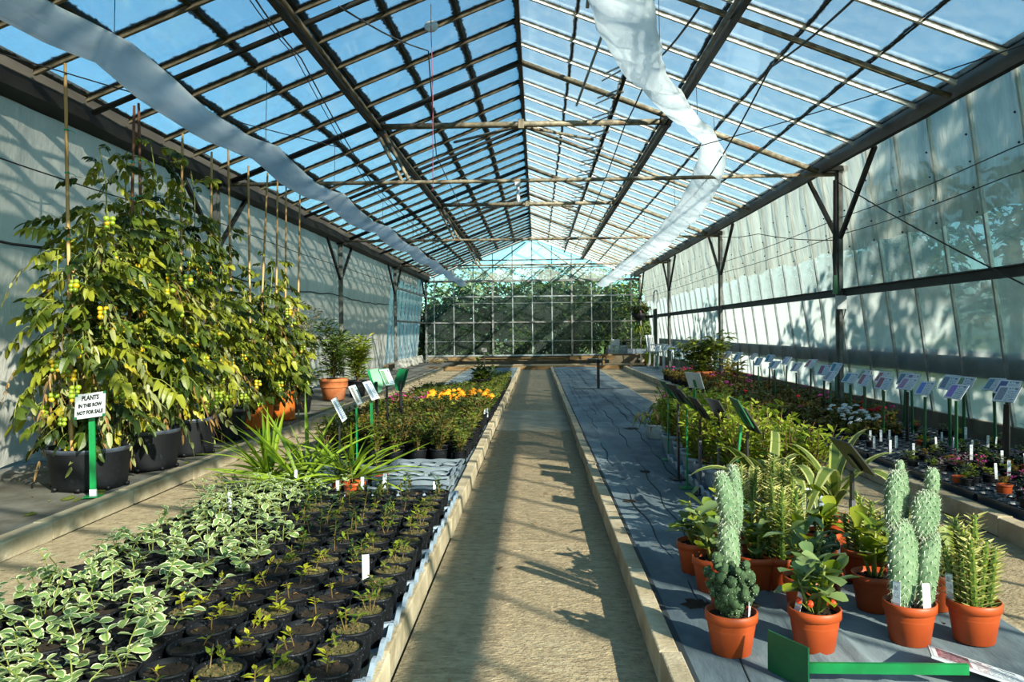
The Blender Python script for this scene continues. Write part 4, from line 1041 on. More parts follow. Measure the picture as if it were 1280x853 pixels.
# bushy young plants farther down the left bed
def bushy(seed, mats, rx=.105, rz=.19, n=120, L=.042, W=.026, prof=OVATE, mi_p=.2):
    f, s = bush_mesh('foliage', seed, n, rx, rz, .02, L, W, mats, prof, stems=7, mi_p=mi_p)
    return [P('pot', bpot), P('soil', bsoil), P('stem', s, (0, 0, .1)), P('foliage', f, (0, 0, .1), stuff=True)]
BU = [bushy(440 + i, ['bush', 'sedum']) for i in range(4)] + [bushy(450 + i, ['bush2', 'ger_rust']) for i in range(3)] + [bushy(455 + i, ['bush', 'bush2'], .11, .23, 140) for i in range(3)]
y = 6.32; j = 0
while y < 9.1:
    for i in range(8):
        x = -1.78 + i * .163
        if i < 3 and y < 6.6: continue
        put(rnd.choice(BU), 'bushy_plant', 'bushy young plant, %s from the path in the %s row beyond the empty trays' % (ordn(8 - i), ordn(j + 1)), 'potted plant', (x + rnd.uniform(-.015, .015), y + rnd.uniform(-.015, .015), .098), rnd.uniform(0, 6.3), 'bushy young plants in black pots', rnd.uniform(.85, 1.2))
    y += .165; j += 1
def flower(kind):
    m = MB()
    if kind == 'orange':
        for k in range(3): m.ball((0, 0, .004 * k), (.034 - .008 * k, .034 - .008 * k, .012 + .003 * k), 10, 5, jitter=.18)
        return m.mesh('flower', 'f_orange')
    mt = {'pink': 'f_pink', 'mauve': 'f_mauve', 'red': 'f_red', 'white': 'f_white'}[kind]
    for k in range(9):
        a = k * 2.4; q = .022 * math.sqrt(k / 9); m.ball((q * math.cos(a), q * math.sin(a), .012 - q * .4), (.011, .011, .008), 6, 3, jitter=.2)
    return m.mesh('flower', mt)
FL = {k: flower(k) for k in ('orange', 'pink', 'mauve', 'red', 'white')}
FN = {'orange': 'orange marigold', 'pink': 'pink flowering plant', 'mauve': 'mauve flowering plant', 'red': 'red flowering plant', 'white': 'white flowering plant'}
def flowering(seed, kind, base, nfl, h=.2, r_=.07, sc=1.0):
    r = random.Random(seed); out = list(base)
    for k in range(nfl):
        a = r.uniform(0, 6.3); q = r_ * math.sqrt(r.random()); hh = h + r.uniform(-.03, .05)
        m = MB(); m.tube([(q * .3 * math.cos(a), q * .3 * math.sin(a), .1), (q * math.cos(a), q * math.sin(a), hh)], .002, 4, cap=False)
        out.append(P('flower_stalk', m.mesh('flower_stalk', 'stem'), subs=[P('flower', FL[kind], (q * math.cos(a), q * math.sin(a), hh), (r.uniform(-.4, .4), r.uniform(-.4, .4), 0), sc * r.uniform(.8, 1.2))]))
    return out
j = 0
for y in (9.25, 9.43, 9.61, 9.80, 9.98):
    for i in range(8):
        x = -1.74 + i * .163
        kind = ('pink' if rnd.random() < .6 else 'mauve') if i < 3 else 'orange'
        if i > 5: kind = None if rnd.random() < .6 else 'orange'
        w = '%s from the path, %s flower row of the left bed' % (ordn(8 - i), ordn(j + 1))
        if kind: put(flowering(600 + j * 9 + i, kind, BU[j % 4], 3 if kind == 'orange' else 6, .28 if kind == 'orange' else .24, sc=1.15 if kind == 'orange' else .9), FN[kind].replace(' ', '_'), FN[kind] + ', ' + w, 'potted flower', (x, y, .098), rnd.uniform(0, 6), 'flowering plants in the left bed')
        else: put(rnd.choice(BU), 'bushy_plant', 'bushy plant among marigolds, ' + w, 'potted plant', (x, y, .098), rnd.uniform(0, 6), 'bushy young plants in black pots')
    j += 1
j = 0
y = 10.3
GB = [bushy(470 + i, ['bush', 'seedling'], .12, .13, 110) for i in range(4)]
while y < 16.5:
    for i in range(8):
        if i < 4 and y > 13: continue
        put(rnd.choice(GB), 'low_green_plant', 'low green plant, %s from the path in the %s row past the marigolds' % (ordn(8 - i), ordn(j + 1)), 'potted plant', (-1.74 + i * .163, y, .098), rnd.uniform(0, 6), 'low green plants past the marigolds', 1.05)
    y += .26; j += 1
# young maize like plant
r = random.Random(77); t = thing('tall_leafy_plant', 'tall broad leaved plant standing up behind the marigolds', 'potted plant', (-1.02, 13.9, .098)); link('pot', bpot, t, scale=1.3); link('soil', bsoil, t, scale=1.3)
m = MB(); m.tube([(0, 0, .1), (.01, 0, .35), (0, .01, .62)], [.012, .01, .005], 6); link('stem', m.mesh('stem', 'stem'), t)
lm = MB(); lm.leaf((0, 0, 0), (0, 1, .5), .38, .06, 6, .5, .2, prof=BLADE); lm = lm.mesh('leaf', 'bush')
for k in range(11): link('leaf', lm, t, (0, 0, .18 + .04 * k), (r.uniform(.0, .7), 0, k * 2.4), r.uniform(.7, 1.05))
f, s = bush_mesh('foliage', 88, 260, .25, .25, .02, .10, .05, ['bush', 'seedling'], OVATE, stems=9, mi_p=.3)
put([P('pot', blk), P('soil', soil_mesh('soil', .145, .24, 'soil')), P('stem', s, (0, 0, .2)), P('foliage', f, (0, 0, .2), stuff=True)], 'leafy_plant', 'rounded leafy plant at the foot of the tall broad leaved plant', 'potted plant', (-.92, 13.2, .02 + .078))

# ------------------------------------------------------------------ plant signs
PANEL = MB(); PANEL.box((0, 0, 0), (.012, .22, .16)); 
def panel_parts(pr, back):
    m = MB(); m.box((0, 0, 0), (.006, .225, .165)); pm = m.mesh('panel', back)
    m = MB(); q = .0036; m.face([(q, -.107, -.077), (q, .107, -.077), (q, .107, .077), (q, -.107, .077)], 0, [(0, 0), (1, 0), (1, 1), (0, 1)]); prm = m.mesh('print', pr)
    return pm, prm
PCACHE = {}
def sign(x, y, h, face, post, pr, back, label, lean=(0, 0), tilt=.75, double=False, highlight=False, z=.098, group=None, panel=True, scale=1.0, roll=0.0):
    t = thing('plant_sign', label, 'sign', (x, y, z), face, group)
    m = MB(); m.box((0, 0, .003), (.10, .10, .006)); link('base', m.mesh('base', post), t)
    lx, ly = lean; m = MB()
    for d in ((-.02, .02) if double else (0,)):
        m.beam((0, d, .0), (lx, d * .5 + ly, h - .02), .026, .010, up=(1, 0, 0))
    link('post', m.mesh('post', post), t)
    if highlight:
        m = MB(); m.beam((lx * .15, ly * .15, h * .12), (lx * .75, ly * .75, h * .72), .032, .014, up=(1, 0, 0)); link('highlight', m.mesh('highlight', 'highlight'), t)  # lit grey band on the post, painted in as a separate strip
    key = (pr, back)
    if key not in PCACHE: PCACHE[key] = panel_parts(PRINTS[pr] if isinstance(pr, int) else pr, back)
    pm, prm = PCACHE[key]
    po = link('panel', pm, t, (lx, ly, h + .05), (roll, -tilt, 0), scale)
    if panel: link('print', prm, po)
    m = MB(); m.box((-.008, 0, -.03), (.008, .03, .08)); link('holder', m.mesh('holder', post), po)
    return t
# left bed: they face the middle path, seen almost edge on
sign(-1.33, 5.30, .49, 0.12, 'black_plastic', 4, 'white_plastic', 'black sign post among the sword leaves, nearest in the left bed', tilt=.45)
sign(-1.47, 6.42, .50, 0.0, 'green_plastic', 7, 'white_plastic', 'green sign post just behind the sword leaves', tilt=.45)
sign(-1.36, 6.48, .53, -.06, 'green_plastic', 4, 'white_plastic', 'green sign on doubled posts, centre of the left bed', tilt=.48, double=True)
sign(-1.36, 7.16, .60, -.2, 'black_plastic', 6, 'green_plastic', 'large pale sign on a black post among the bushy plants', tilt=.42)
for i, (x, y, lb, h, a) in enumerate([(-1.42, 6.98, 'empty bright green sign holder behind the doubled posts', .62, 2.6), (-1.28, 7.42, 'empty dark green sign holder leaning behind the pale sign', .60, .9)]):
    t = thing('sign_holder', lb, 'sign', (x, y, .098), a); m = MB(); m.box((0, 0, h / 2), (.026, .01, h)); link('post', m.mesh('post', 'black_plastic'), t)
    m = MB(); m.leaf((0, 0, 0), (.35, 0, 1), .24, .16, 4, .1, .25, prof=((0, .5), (.3, 1), (1, .9))); link('holder_plate', m.mesh('holder_plate', 'green_plastic' if i == 0 else 'green_dark'), t, (0, 0, h - .1))
sign(-1.30, 19.6, .55, -1.2, 'black_plastic', 'print_white', 'sign_back', 'distant small sign on a black post near the bed end', tilt=.3, panel=False, scale=.6)
# right bed: backs turned to the camera
RS = [(1.05, 6.45, .52, 'green_plastic', 'green_dark', 'green sign post farthest back in the near group, in front of the leafy tub', (0, 0), False), (.985, 5.62, .55, 'black_plastic', 'sign_back', 'dark sign post beside the farthest green one, edge of the right bed', (0, 0), False),
      (.985, 5.30, .54, 'green_plastic', 'sign_back', 'third sign from the back, a bright green post at the bed edge', (0, 0), False), (1.03, 5.10, .50, 'black_plastic', 'sign_back', 'black sign with a grey sleeve, left of the two highlighted posts', (0, 0), True),
      (1.11, 4.92, .50, 'black_plastic', 'sign_back', 'black sign with a grey sleeve, right of the two highlighted posts', (0, 0), True), (1.02, 4.25, .56, 'green_plastic', 'green_dark', 'tall leaning green sign post behind the tall grey cactus', (.06, .02), False),
      (1.16, 4.45, .50, 'black_plastic', 'sign_back', 'black sign post in front of the yellow green leaves', (0, 0), False)]
for i, (x, y, h, po, ba, lb, le, sl) in enumerate(RS):
    sign(x, y, h, .06 + .1 * math.sin(i * 2.1), po, (i * 2 + 2) % 9, ba, lb, le, .58 + .08 * math.sin(i), highlight=sl)
sign(1.235, 6.3, .60, .5, 'green_plastic', 'print_white', 'white_plastic', 'tall green post holding a narrow white card near the leafy tub', tilt=.35, scale=.8)
sign(1.30, 3.34, .47, .02, 'black_plastic', 4, 'sign_back', 'largest black sign, standing among the cacti with its back to us', (0, 0), .66, highlight=True, scale=1.0)
# long row under the right wall: two staggered lines
RROW = [(3.16, 5.62, .45, 4, 'black_plastic', True), (3.38, 6.02, .47, 8, 'black_plastic', False), (3.62, 6.55, .45, 3, 'green_dark', False), (3.02, 6.0, .44, 0, 'green_dark', False), (3.52, 6.85, .44, 6, 'green_dark', False),
        (3.36, 6.75, .45, 4, 'green_dark', False), (3.02, 6.48, .43, 1, 'green_dark', False), (3.66, 7.35, .43, 7, 'green_dark', False), (3.12, 7.0, .43, 5, 'black_plastic', False), (3.4, 7.5, .43, 8, 'green_dark', False),
        (3.02, 7.25, .42, 2, 'green_dark', False), (3.5, 7.9, .42, 4, 'green_dark', False), (3.06, 7.75, .42, 2, 'green_dark', False), (3.42, 8.15, .42, 2, 'green_dark', False), (3.1, 8.2, .41, 3, 'green_dark', False), (3.02, 8.55, .41, 4, 'green_dark', False),
        (3.45, 8.7, .41, 6, 'black_plastic', False)]
for k in range(30):
    y = 9.0 + k * .46; RROW.append((3.12 + (.34 if k % 2 else 0) + rnd.uniform(-.05, .05), y + rnd.uniform(-.08, .08), .45 + rnd.uniform(-.02, .02), rnd.choice((4, 4, 5, 2, 3, 8, 6, 1)), 'green_dark' if rnd.random() < .7 else 'black_plastic', False))
PN = ['purple', 'blue', 'red', 'teal', 'slate', 'mauve', 'green', 'sand', 'navy']
for i, (x, y, h, pr, po, db) in enumerate(RROW):
    sign(x + .08, y, h + .08, PI + .28 + .12 * math.sin(i * 1.9), po, pr, 'white_plastic', 'plant sign with a %s picture, %s from the near end of the long row' % (PN[pr], ordn(i + 1)), tilt=.62 + .1 * math.sin(i), double=db,
         group='plant signs in the long row under the right wall', lean=(.0, rnd.uniform(-.03, .03)), scale=.78, roll=rnd.uniform(-.06, .06))
# dark bent post alone on the far fabric
t = thing('bird_table_post', 'lone dark post with a flat head standing on the empty fabric', 'post', (1.10, 14.4, .098)); m = MB(); m.box((0, 0, .26), (.05, .03, .52)); link('post', m.mesh('post', 'steel_dark'), t)
m = MB(); m.box((0, 0, .53), (.34, .2, .02)); link('head', m.mesh('head', 'black_plastic'), t, (-.05, 0, 0), (0, .05, 0)); m = MB(); m.box((0, 0, .006), (.9, .10, .012)); link('foot', m.mesh('foot', 'black_plastic'), t)
# knocked over sign in the foreground
t = thing('fallen_sign', 'knocked over green sign lying on the fabric in front of the cacti', 'sign', (.735, 2.36, .10), math.radians(-7))
m = MB(); m.box((0, 0, .062), (.006, .16, .124)); link('base', m.mesh('base', 'green_dark'), t, (0, .03, 0), (0, 0, math.radians(35)))
m = MB(); m.box((.262, 0, .05), (.46, .012, .030)); link('post', m.mesh('post', 'green_plastic'), t, (0, 0, 0), (0, math.radians(-2.5), 0))
pm, prm = panel_parts('print_fallen', 'white_plastic')
_c = V(1.30, 2.40, .135); _a = V(.26, -.12, -.06).normalized(); _n = V(-.05, .22, .97); _n = (_n - _n.dot(_a) * _a).normalized(); _b = _n.cross(_a)
_mw = Matrix.Translation(_c) @ Matrix((_n, _a, _b)).transposed().to_4x4()
po = link('panel', pm, t); po.matrix_basis = (Matrix.Translation(t.location) @ t.rotation_euler.to_matrix().to_4x4()).inverted() @ _mw @ Matrix.Scale(1.15, 4); link('print', prm, po)

# ------------------------------------------------------------------ right bed: succulents in terracotta pots
tpot = pot_mesh('pot', .084, .138, 'terracotta', .22, .74, n=26, wall=.005)
tsoil = soil_mesh('soil', .076, .118, 'soil', 16, 30)
def pad(m, sp, c, h, w, th, lean=(0, 0), rot=0.0, nsp=60, slen=.02):
    """one flattened cactus pad standing on c, with bumps on a diagonal grid and tufts of spines"""
    n, k = 12, 9; i0 = len(m.v); R_ = Matrix.Rotation(rot, 3, 'Z'); c = Vector(c)
    def pt(f, a, o=0.0):
        ph = PI * f; q = math.sin(ph) ** .62; zz = h * (.5 - .5 * math.cos(ph)); lz = zz / h
        p = V((w / 2 * q + o) * math.cos(a) * (1 + .12 * (lz - .5)), (th / 2 * q + o) * math.sin(a), zz)
        return c + R_ @ (p + V(lean[0] * lz * lz, lean[1] * lz * lz, 0))
    for j in range(k + 1):
        f = .02 + .96 * j / k
        for a in range(n): m.v.append(tuple(pt(f, 2 * PI * a / n, .003 if (a + j) % 2 else -.001)))
    for j in range(k):
        for a in range(n):
            m.f.append((i0 + j * n + a, i0 + j * n + (a + 1) % n, i0 + (j + 1) * n + (a + 1) % n, i0 + (j + 1) * n + a)); m.mi.append(0)
    m.f.append(tuple(i0 + k * n + a for a in range(n))); m.mi.append(0)
    rows = max(4, int(h / .0115))
    for j in range(rows):
        f = .06 + .92 * (j + .5) / rows; na = max(6, int(nsp * 1.35 / rows))
        for a in range(na):
            th_ = 2 * PI * (a + .5 * (j % 2)) / na; p = pt(f, th_, .001); q = pt(f, th_, .02); d0 = (q - p).normalized()
            sp.ball(p, .0022, 4, 3)
            for s in range(5):
                d = (d0 + V(rnd.uniform(-.7, .7), rnd.uniform(-.7, .7), rnd.uniform(-.8, .5))).normalized(); L = slen * rnd.uniform(.5, 1.2)
                s_ = d.cross(V(.3, .2, 1)).normalized() * .0010
                sp.face([p + s_, p - s_, p + d * L])
def opuntia(pads, skin='cactus', slen=.021):
    parts = [P('pot', tpot), P('soil', tsoil)]
    for a in pads:
        m, sp = MB(), MB(); pad(m, sp, *a[:4], lean=a[4], rot=a[5], nsp=a[6], slen=slen)
        parts.append(P('pad', m.mesh('pad', skin, True), subs=[P('spines', sp.mesh('spines', 'spine'), stuff=True)]))
    return parts
put(opuntia([((-.022, 0, .112), .30, .105, .06, (0, 0), .1, 200), ((-.058, .0, .385), .19, .058, .045, (.012, 0), 0, 110), ((-.0, .05, .36), .21, .058, .045, (0, 0), .3, 100), ((-.004, .05, .555), .045, .03, .026, (0, 0), .3, 20),
             ((.052, -.005, .112), .26, .072, .05, (.025, 0), -.1, 140), ((.052, -.005, .345), .165, .100, .05, (.01, 0), .1, 170), ((.080, .0, .485), .095, .048, .036, (.0, 0), .2, 50)]),
    'opuntia_cactus', 'silvery many padded cactus with two barcode labels, in the front row of pots', 'cactus', (1.235, 2.69, .098), .1)
put(opuntia([((.0, 0, .112), .25, .075, .06, (-.015, 0), 0, 150), ((-.012, -.01, .335), .20, .065, .05, (-.03, 0), .2, 110), ((.035, .03, .30), .25, .05, .04, (-.012, 0), -.2, 110)]),
    'opuntia_cactus', 'tall grey two column cactus behind the cockscomb cactus', 'cactus', (.70, 2.93, .098), .1)
# crested cactus: a mass of small ridged lumps
def crested(seed, n, R_, H):
    r = random.Random(seed); m = MB(); sp = MB()
    for i in range(n):
        a = r.uniform(0, 6.3); f = r.random(); q = R_ * (.25 + .75 * f) * r.uniform(.5, 1.0); z = .12 + H * f * r.uniform(.5, 1.05)
        s = r.uniform(.009, .018); c = V(q * math.cos(a), q * math.sin(a), z); m.ball(c, (s, s, s * 1.25), 9, 6, jitter=.22)
        for k in range(9):
            d = V(r.gauss(0, 1), r.gauss(0, 1), r.gauss(0, 1) + .3).normalized(); sp.ball(c + d * s * 1.01, .0013, 4, 3)
    for i in range(6): m.tube([(0, 0, .11), (r.uniform(-.03, .03), r.uniform(-.03, .03), .2)], .02, 7)
    return [P('pot', tpot), P('soil', tsoil), P('crest', m.mesh('crest', 'cactus_dark', True), subs=[P('wool_dots', sp.mesh('wool_dots', 'spine'), stuff=True)])]
put(crested(5, 230, .082, .18), 'crested_cactus', 'dark cockscomb cactus, leftmost pot of the front row', 'cactus', (.622, 2.60, .098))
put(crested(6, 60, .06, .12), 'crested_cactus', 'small dark cockscomb cactus deep among the leafy pots', 'cactus', (1.14, 3.22, .098))
# paddle leaved succulents
def paddle(L, W, mt, droop, scal=True):
    m = MB(); n = 6; rows = []
    for j in range(n + 1):
        t = j / n; w = W / 2 * sample(PADDLE, t) * (1.06 if j % 2 else .97); y = L * t; z = .22 * L * t - droop * L * t * t; rows.append([V(-w, y, z + .18 * w), V(-w * .5, y, z), V(0, y, z - .003), V(w * .5, y, z), V(w, y, z + .18 * w)])
    for r_ in rows: m.v += [tuple(p) for p in r_]
    for j in range(n):
        for a in range(4):
            b = j * 5 + a; m.f.append((b, b + 1, b + 6, b + 5)); m.mi.append(0)
    return m.mesh('leaf', mt, True)
PAD_D = [paddle(.095, .070, 'kalanchoe', d) for d in (.1, .35, .6)]; PAD_L = [paddle(.095, .070, 'kalanchoe_lit', d) for d in (.1, .35)]
def kalanchoe(seed, lit, n=20, fl=0):
    r = random.Random(seed); st = MB(); parts = [P('pot', tpot), P('soil', tsoil)]
    for s in range(4):
        a = s * 1.6 + r.uniform(-.3, .3); h = r.uniform(.10, .20); lx, ly = .06 * math.cos(a), .06 * math.sin(a)
        st.tube([(.2 * lx, .2 * ly, .11), (lx * .7, ly * .7, .11 + h * .6), (lx, ly, .11 + h)], [.007, .006, .004], 6)
        for k in range(n // 3 + 1):
            f = .30 + .70 * k / (n // 3); p = (lx * f, ly * f, .12 + h * f); az = k * 2.2 + a
            parts.append(P('leaf', r.choice(PAD_L if r.random() < lit else PAD_D), p, (r.uniform(-.1, .8) if f < .9 else r.uniform(.5, 1.1), r.uniform(-.3, .3), az), r.uniform(.65, 1.1)))
    parts.append(P('stem', st.mesh('stem', 'stem', True)))
    for k in range(fl):
        a = r.uniform(3.4, 6.0); m = MB(); m.tube([(0, 0, .11), (.06 * math.cos(a), .06 * math.sin(a), .165)], .002, 4)
        parts.append(P('flower_stalk', m.mesh('flower_stalk', 'stem'), subs=[P('flower', ORF, (.06 * math.cos(a), .06 * math.sin(a), .165), (0, 0, 0), 1.0)]))
    return parts
m = MB(); m.ball((0, 0, 0), (.010, .010, .012), 7, 4, jitter=.25); ORF = m.mesh('flower', mat('orange red petals', '#e8481c', rough=.5))
for i, (x, y, lit, n, fl, lb) in enumerate([(.90, 2.63, .1, 26, 3, 'paddle leaved succulent in the front row, between the cockscomb and the silvery cactus'), (.985, 2.96, .2, 18, 3, 'paddle leaved succulent with orange flowers, right behind the front one'),
        (1.25, 3.00, .8, 22, 0, 'bright paddle leaved succulent just behind the silvery cactus'), (1.475, 3.02, .6, 18, 0, 'paddle leaved succulent behind the rightmost spiky pot'), (.70, 3.22, .15, 22, 0, 'dark paddle leaved succulent behind the tall grey cactus'),
        (.68, 3.46, .4, 22, 0, 'paddle leaved succulent at the left end of the third row of pots'), (.88, 3.25, .3, 20, 0, 'paddle leaved succulent between the tall grey cactus and the spiky stems'), (1.27, 3.62, .8, 20, 0, 'bright paddle leaved succulent under the arching leaves'), (.88, 3.68, .6, 18, 0, 'paddle leaved succulent in the back row of terracotta pots, left')]):
    put(kalanchoe(700 + i, lit, n, fl), 'paddle_succulent', lb, 'succulent', (x, y, .098), i * 1.3, 'paddle leaved succulents in terracotta pots')
# upright spiky stems
def spiky(seed, n, h0, h1, spread=.055):
    r = random.Random(seed); parts = [P('pot', tpot), P('soil', tsoil)]
    for s in range(n):
        a = s * 2.4; q = spread * math.sqrt(s / n); h = r.uniform(h0, h1) if s else h1; bx, by = q * math.cos(a), q * math.sin(a); lx, ly = bx * .6 + r.uniform(-.015, .015), by * .6
        m = MB(); k = 5; pts = [V(bx + lx * f / k, by + ly * f / k, .112 + h * f / k) for f in range(k + 1)]; m.tube(pts, [.011, .012, .012, .012, .011, .006], 6, 0)
        nl = int(h / .0030)
        for i in range(nl):
            f = (i + .5) / nl; p = pts[0].lerp(pts[-1], f); az = i * 2.399; m.leaf(p + V(math.cos(az), math.sin(az), 0) * .011, (math.cos(az), math.sin(az), .55), r.uniform(.024, .042) * (1 if f < .9 else .8), .010, 1, 0, .25, 1, prof=((0, 1), (.5, .8), (1, .15)), twist=r.uniform(-1.2, 1.2))
        parts.append(P('stem', m.mesh('stem', ['euphorbia', 'euph_leaf'])))
    return parts
for i, (x, y, n, h0, h1, lb) in enumerate([(1.452, 2.70, 10, .14, .31, 'rightmost pot of the front row, dense upright spiky green stems'), (.985, 3.24, 8, .18, .30, 'spiky stemmed plant in the middle of the pots, yellowish'), (1.06, 3.50, 8, .18, .34, 'tall spiky stemmed plant left of the big black sign'),
        (1.34, 3.34, 7, .14, .24, 'spiky stemmed plant right of the big black sign'), (1.60, 3.05, 6, .10, .18, 'small spiky stemmed plant at the very edge of the bed'), (.96, 3.78, 7, .18, .30, 'spiky stemmed plant in the back row of terracotta pots'), (1.13, 3.84, 7, .2, .33, 'spiky stemmed plant just in front of the arching leaves'), (1.44, 3.30, 6, .12, .2, 'short spiky stemmed plant before the side path')]):
    put(spiky(740 + i, n, h0, h1), 'spiky_succulent', lb, 'succulent', (x, y, .098), i, 'upright spiky succulents in terracotta pots')
# arching striped leaves
AG = []
for i in range(4):
    m = MB(); m.leaf((0, 0, 0), (0, 1, 2.0), .80, .055, 10, (.62, .75, .95, .5)[i], .16, 0, 1, BLADE, edge_w=.62); AG.append(m.mesh('leaf', ['agave', 'agave_edge']))
for i, (x, y, lb, n) in enumerate([(1.15, 3.98, 'arching striped leaved plant left of the big black sign', 15), (1.44, 3.92, 'arching striped leaved plant behind the big black sign', 13)]):
    r = random.Random(780 + i); t = thing('striped_leaf_plant', lb, 'potted plant', (x, y, .098), 0, 'arching striped leaved plants'); link('pot', tpot, t); link('soil', tsoil, t)
    for k in range(n): link('leaf', r.choice(AG), t, (0, 0, .14 + .010 * k), (r.uniform(-.45, .15), r.uniform(-.25, .25), k * 2.4 + r.uniform(-.3, .3)), r.uniform(.8, 1.2))
# yellow green shrubs
SB = []
wpot = pot_mesh('pot', .084, .138, 'tray_grey', .22, .74, n=20)
for i in range(5):
    f, s = bush_mesh('foliage', 800 + i, 230, .13, .36, .03, .05, .022, ['sedum', 'blade'], ((0, .3), (.6, 1), (1, .3)), stems=13, droop=.15, up=1.0, mi_p=.25, shell=.3)
    SB.append([P('pot', wpot), P('soil', tsoil), P('stem', s, (0, 0, .1)), P('foliage', f, (0, 0, .1), stuff=True)])
j = 0
for y in [4.42 + .25 * k for k in range(12)]:
    for i in range(3):
        x = 1.16 + i * .185 + rnd.uniform(-.03, .03)
        if y < 4.6 and i == 0: continue
        put(SB[(i + j) % 5], 'yellow_green_shrub', 'yellow green leafy pot, %s row behind the arching leaves, %s' % (ordn(j + 1), ('nearest the sign posts', 'in the middle', 'nearest the side path')[i]), 'potted plant', (x, y + rnd.uniform(-.04, .04), .098), rnd.uniform(0, 6), 'yellow green leafy plants behind the cacti', rnd.uniform(1.0, 1.25))
    j += 1
gt = tray_mesh('carry_tray', .38, .52, .07, 'tray_grey', 2, 3)
for i, y in enumerate((4.95, 5.5, 6.05)): tag(link('carry_tray', gt, None, (1.22, y, .0975)), 'pale tray under the yellow green plants, %s from the cacti' % ordn(i + 1), 'tray', 'pale trays behind the sign posts')
# tubs farther on
def trough(R_, H): return pot_mesh('tub', R_, H, 'white_plastic', .14, .8, n=24)
f, s = bush_mesh('foliage', 850, 260, .24, .18, .05, .08, .035, ['ger_leaf', 'willow_pale'], OVATE, stems=10, droop=.9, up=.2, mi_p=.25)
put([P('tub', trough(.15, .16)), P('soil', soil_mesh('soil', .138, .135, 'soil')), P('stem', s, (0, 0, .13)), P('foliage', f, (0, 0, .13), stuff=True)] + flowering(851, 'pink', [], 4, .38, .14), 'planted_tub', 'white tub with trailing leaves and pink flowers behind the yellow green plants', 'planter', (1.36, 7.9, .098))
m = MB(); m.leaf((0, 0, 0), (-1, -.3, .6), .3, .05, 6, .9, .2, prof=LANCE)
f, s = bush_mesh('foliage', 852, 150, .2, .16, .05, .10, .02, ['leaf_brown', 'willow_pale'], LANCE, stems=8, droop=1.4, up=.1, mi_p=.6)
put([P('tub', trough(.12, .14)), P('soil', soil_mesh('soil', .11, .118, 'soil')), P('stem', s, (0, 0, .12)), P('foliage', f, (0, 0, .12), stuff=True)], 'planted_tub', 'small white tub with drooping yellowed leaves, on the path side of the bigger tub', 'planter', (1.16, 7.75, .098))
# stick labels
LB = MB(); LB.box((0, 0, .05), (.020, .0012, .10)); q = .0012; LB.face([(-.009, -q, .038), (.009, -q, .038), (.009, -q, .098), (-.009, -q, .098)], 1, [(0, 0), (1, 0), (1, 1), (0, 1)]); LBM = LB.mesh('plant_label', ['white_plastic', 'label_print'])
BAR = MB(); BAR.box((0, 0, .055), (.026, .0015, .11)); BAR.face([(-.012, -q, .04), (.012, -q, .04), (.012, -q, .106), (-.012, -q, .106)], 1, [(0, 0), (1, 0), (1, 1), (0, 1)]); BARM = BAR.mesh('plant_label', ['white_plastic', 'label_print'])
for x, y, z, rz, lean, lb, big in [(1.265, 2.628, .20, .05, -.12, 'white barcode label standing upright at the front of the silvery cactus', 1), (1.175, 2.655, .20, -.9, -.05, 'white label turned sideways on the left of the silvery cactus', 1),
        (.835, 2.625, .20, -1.1, -.35, 'long grey label leaning out of the front paddle leaved succulent', 1), (1.385, 2.72, .21, -1.0, .1, 'grey label on the left rim of the rightmost front pot', 1), (.672, 2.575, .20, 1.1, .05, 'clear label at the right of the cockscomb cactus', 1),
        (-.66, 3.00, .20, .25, .1, 'white written label in the seedlings nearest the path', 1), (-1.63, 4.15, .22, .4, .15, 'white label among the cream edged plants', 0), (-.98, 5.02, .16, .4, .35, 'white label leaning in the orange pot beside the empty trays', 1), (-1.10, 4.93, .16, .3, .3, 'white label in front of the orange pots', 0),
        (-1.22, 4.80, .16, .2, .2, 'short white label left of the orange pots', 0), (-.62, 4.72, .16, .9, .0, 'white label at the corner of the trays by the path', 0), (-.60, 8.9, .18, .5, .1, 'pair of white labels by the path, left one, near the marigolds', 0), (-.57, 9.0, .18, .5, 0, 'pair of white labels by the path, right one, near the marigolds', 0),
        (-1.52, 4.92, .2, 1.0, .1, 'white label deep in the sword leaves', 0), (1.10, 3.62, .26, .2, .05, 'white label between the tall spiky stems', 0), (1.02, 3.60, .25, -.4, 0, 'pale lilac label between the tall spiky stems', 0)]:
    o = link('plant_label', BARM if big else LBM, None, (x, y, z), (lean, 0, rz), 1.0); tag(o, lb, 'label', 'stick labels in the pots')

# ------------------------------------------------------------------ long bed under the right wall
st_ = MB(); st_.box((0, 0, .055), (.30, .50, .004)); st_.box((0, 0, .028), (.27, .47, .05))
for i in range(3):
    for j in range(5): st_.lathe([(.046, .056), (.049, .064), (.043, .066), (.040, .050), (.036, .035)], 10, (-.098 + .098 * i, -.196 + .098 * j, 0))
STM = st_.mesh('shuttle_tray', 'tray_black'); 
def grid_things(): pass
small = []
for i, (a, b, kind) in enumerate((('seedling', 'sedum', None), ('leaf_yellow', 'sedum', None), ('grey_leaf', 'f_mauve', None), ('ger_leaf', 'f_pink', None), ('ger_rust', 'bush2', None), ('seedling_dark', 'grey_leaf', None))):
    f, s = bush_mesh('foliage', 860 + i, 46, .042, .05, .01, .022, .012, [a, b], OVATE, stems=6, mi_p=.45)
    small.append(f)
apot = pot_mesh('pot', .044, .075, 'pot_black', .14, .78, n=12); apot_t = pot_mesh('pot', .044, .075, 'terracotta', .14, .78, n=12); asoil = soil_mesh('soil', .039, .066, 'soil', 10)
jj = 0
y = 4.35
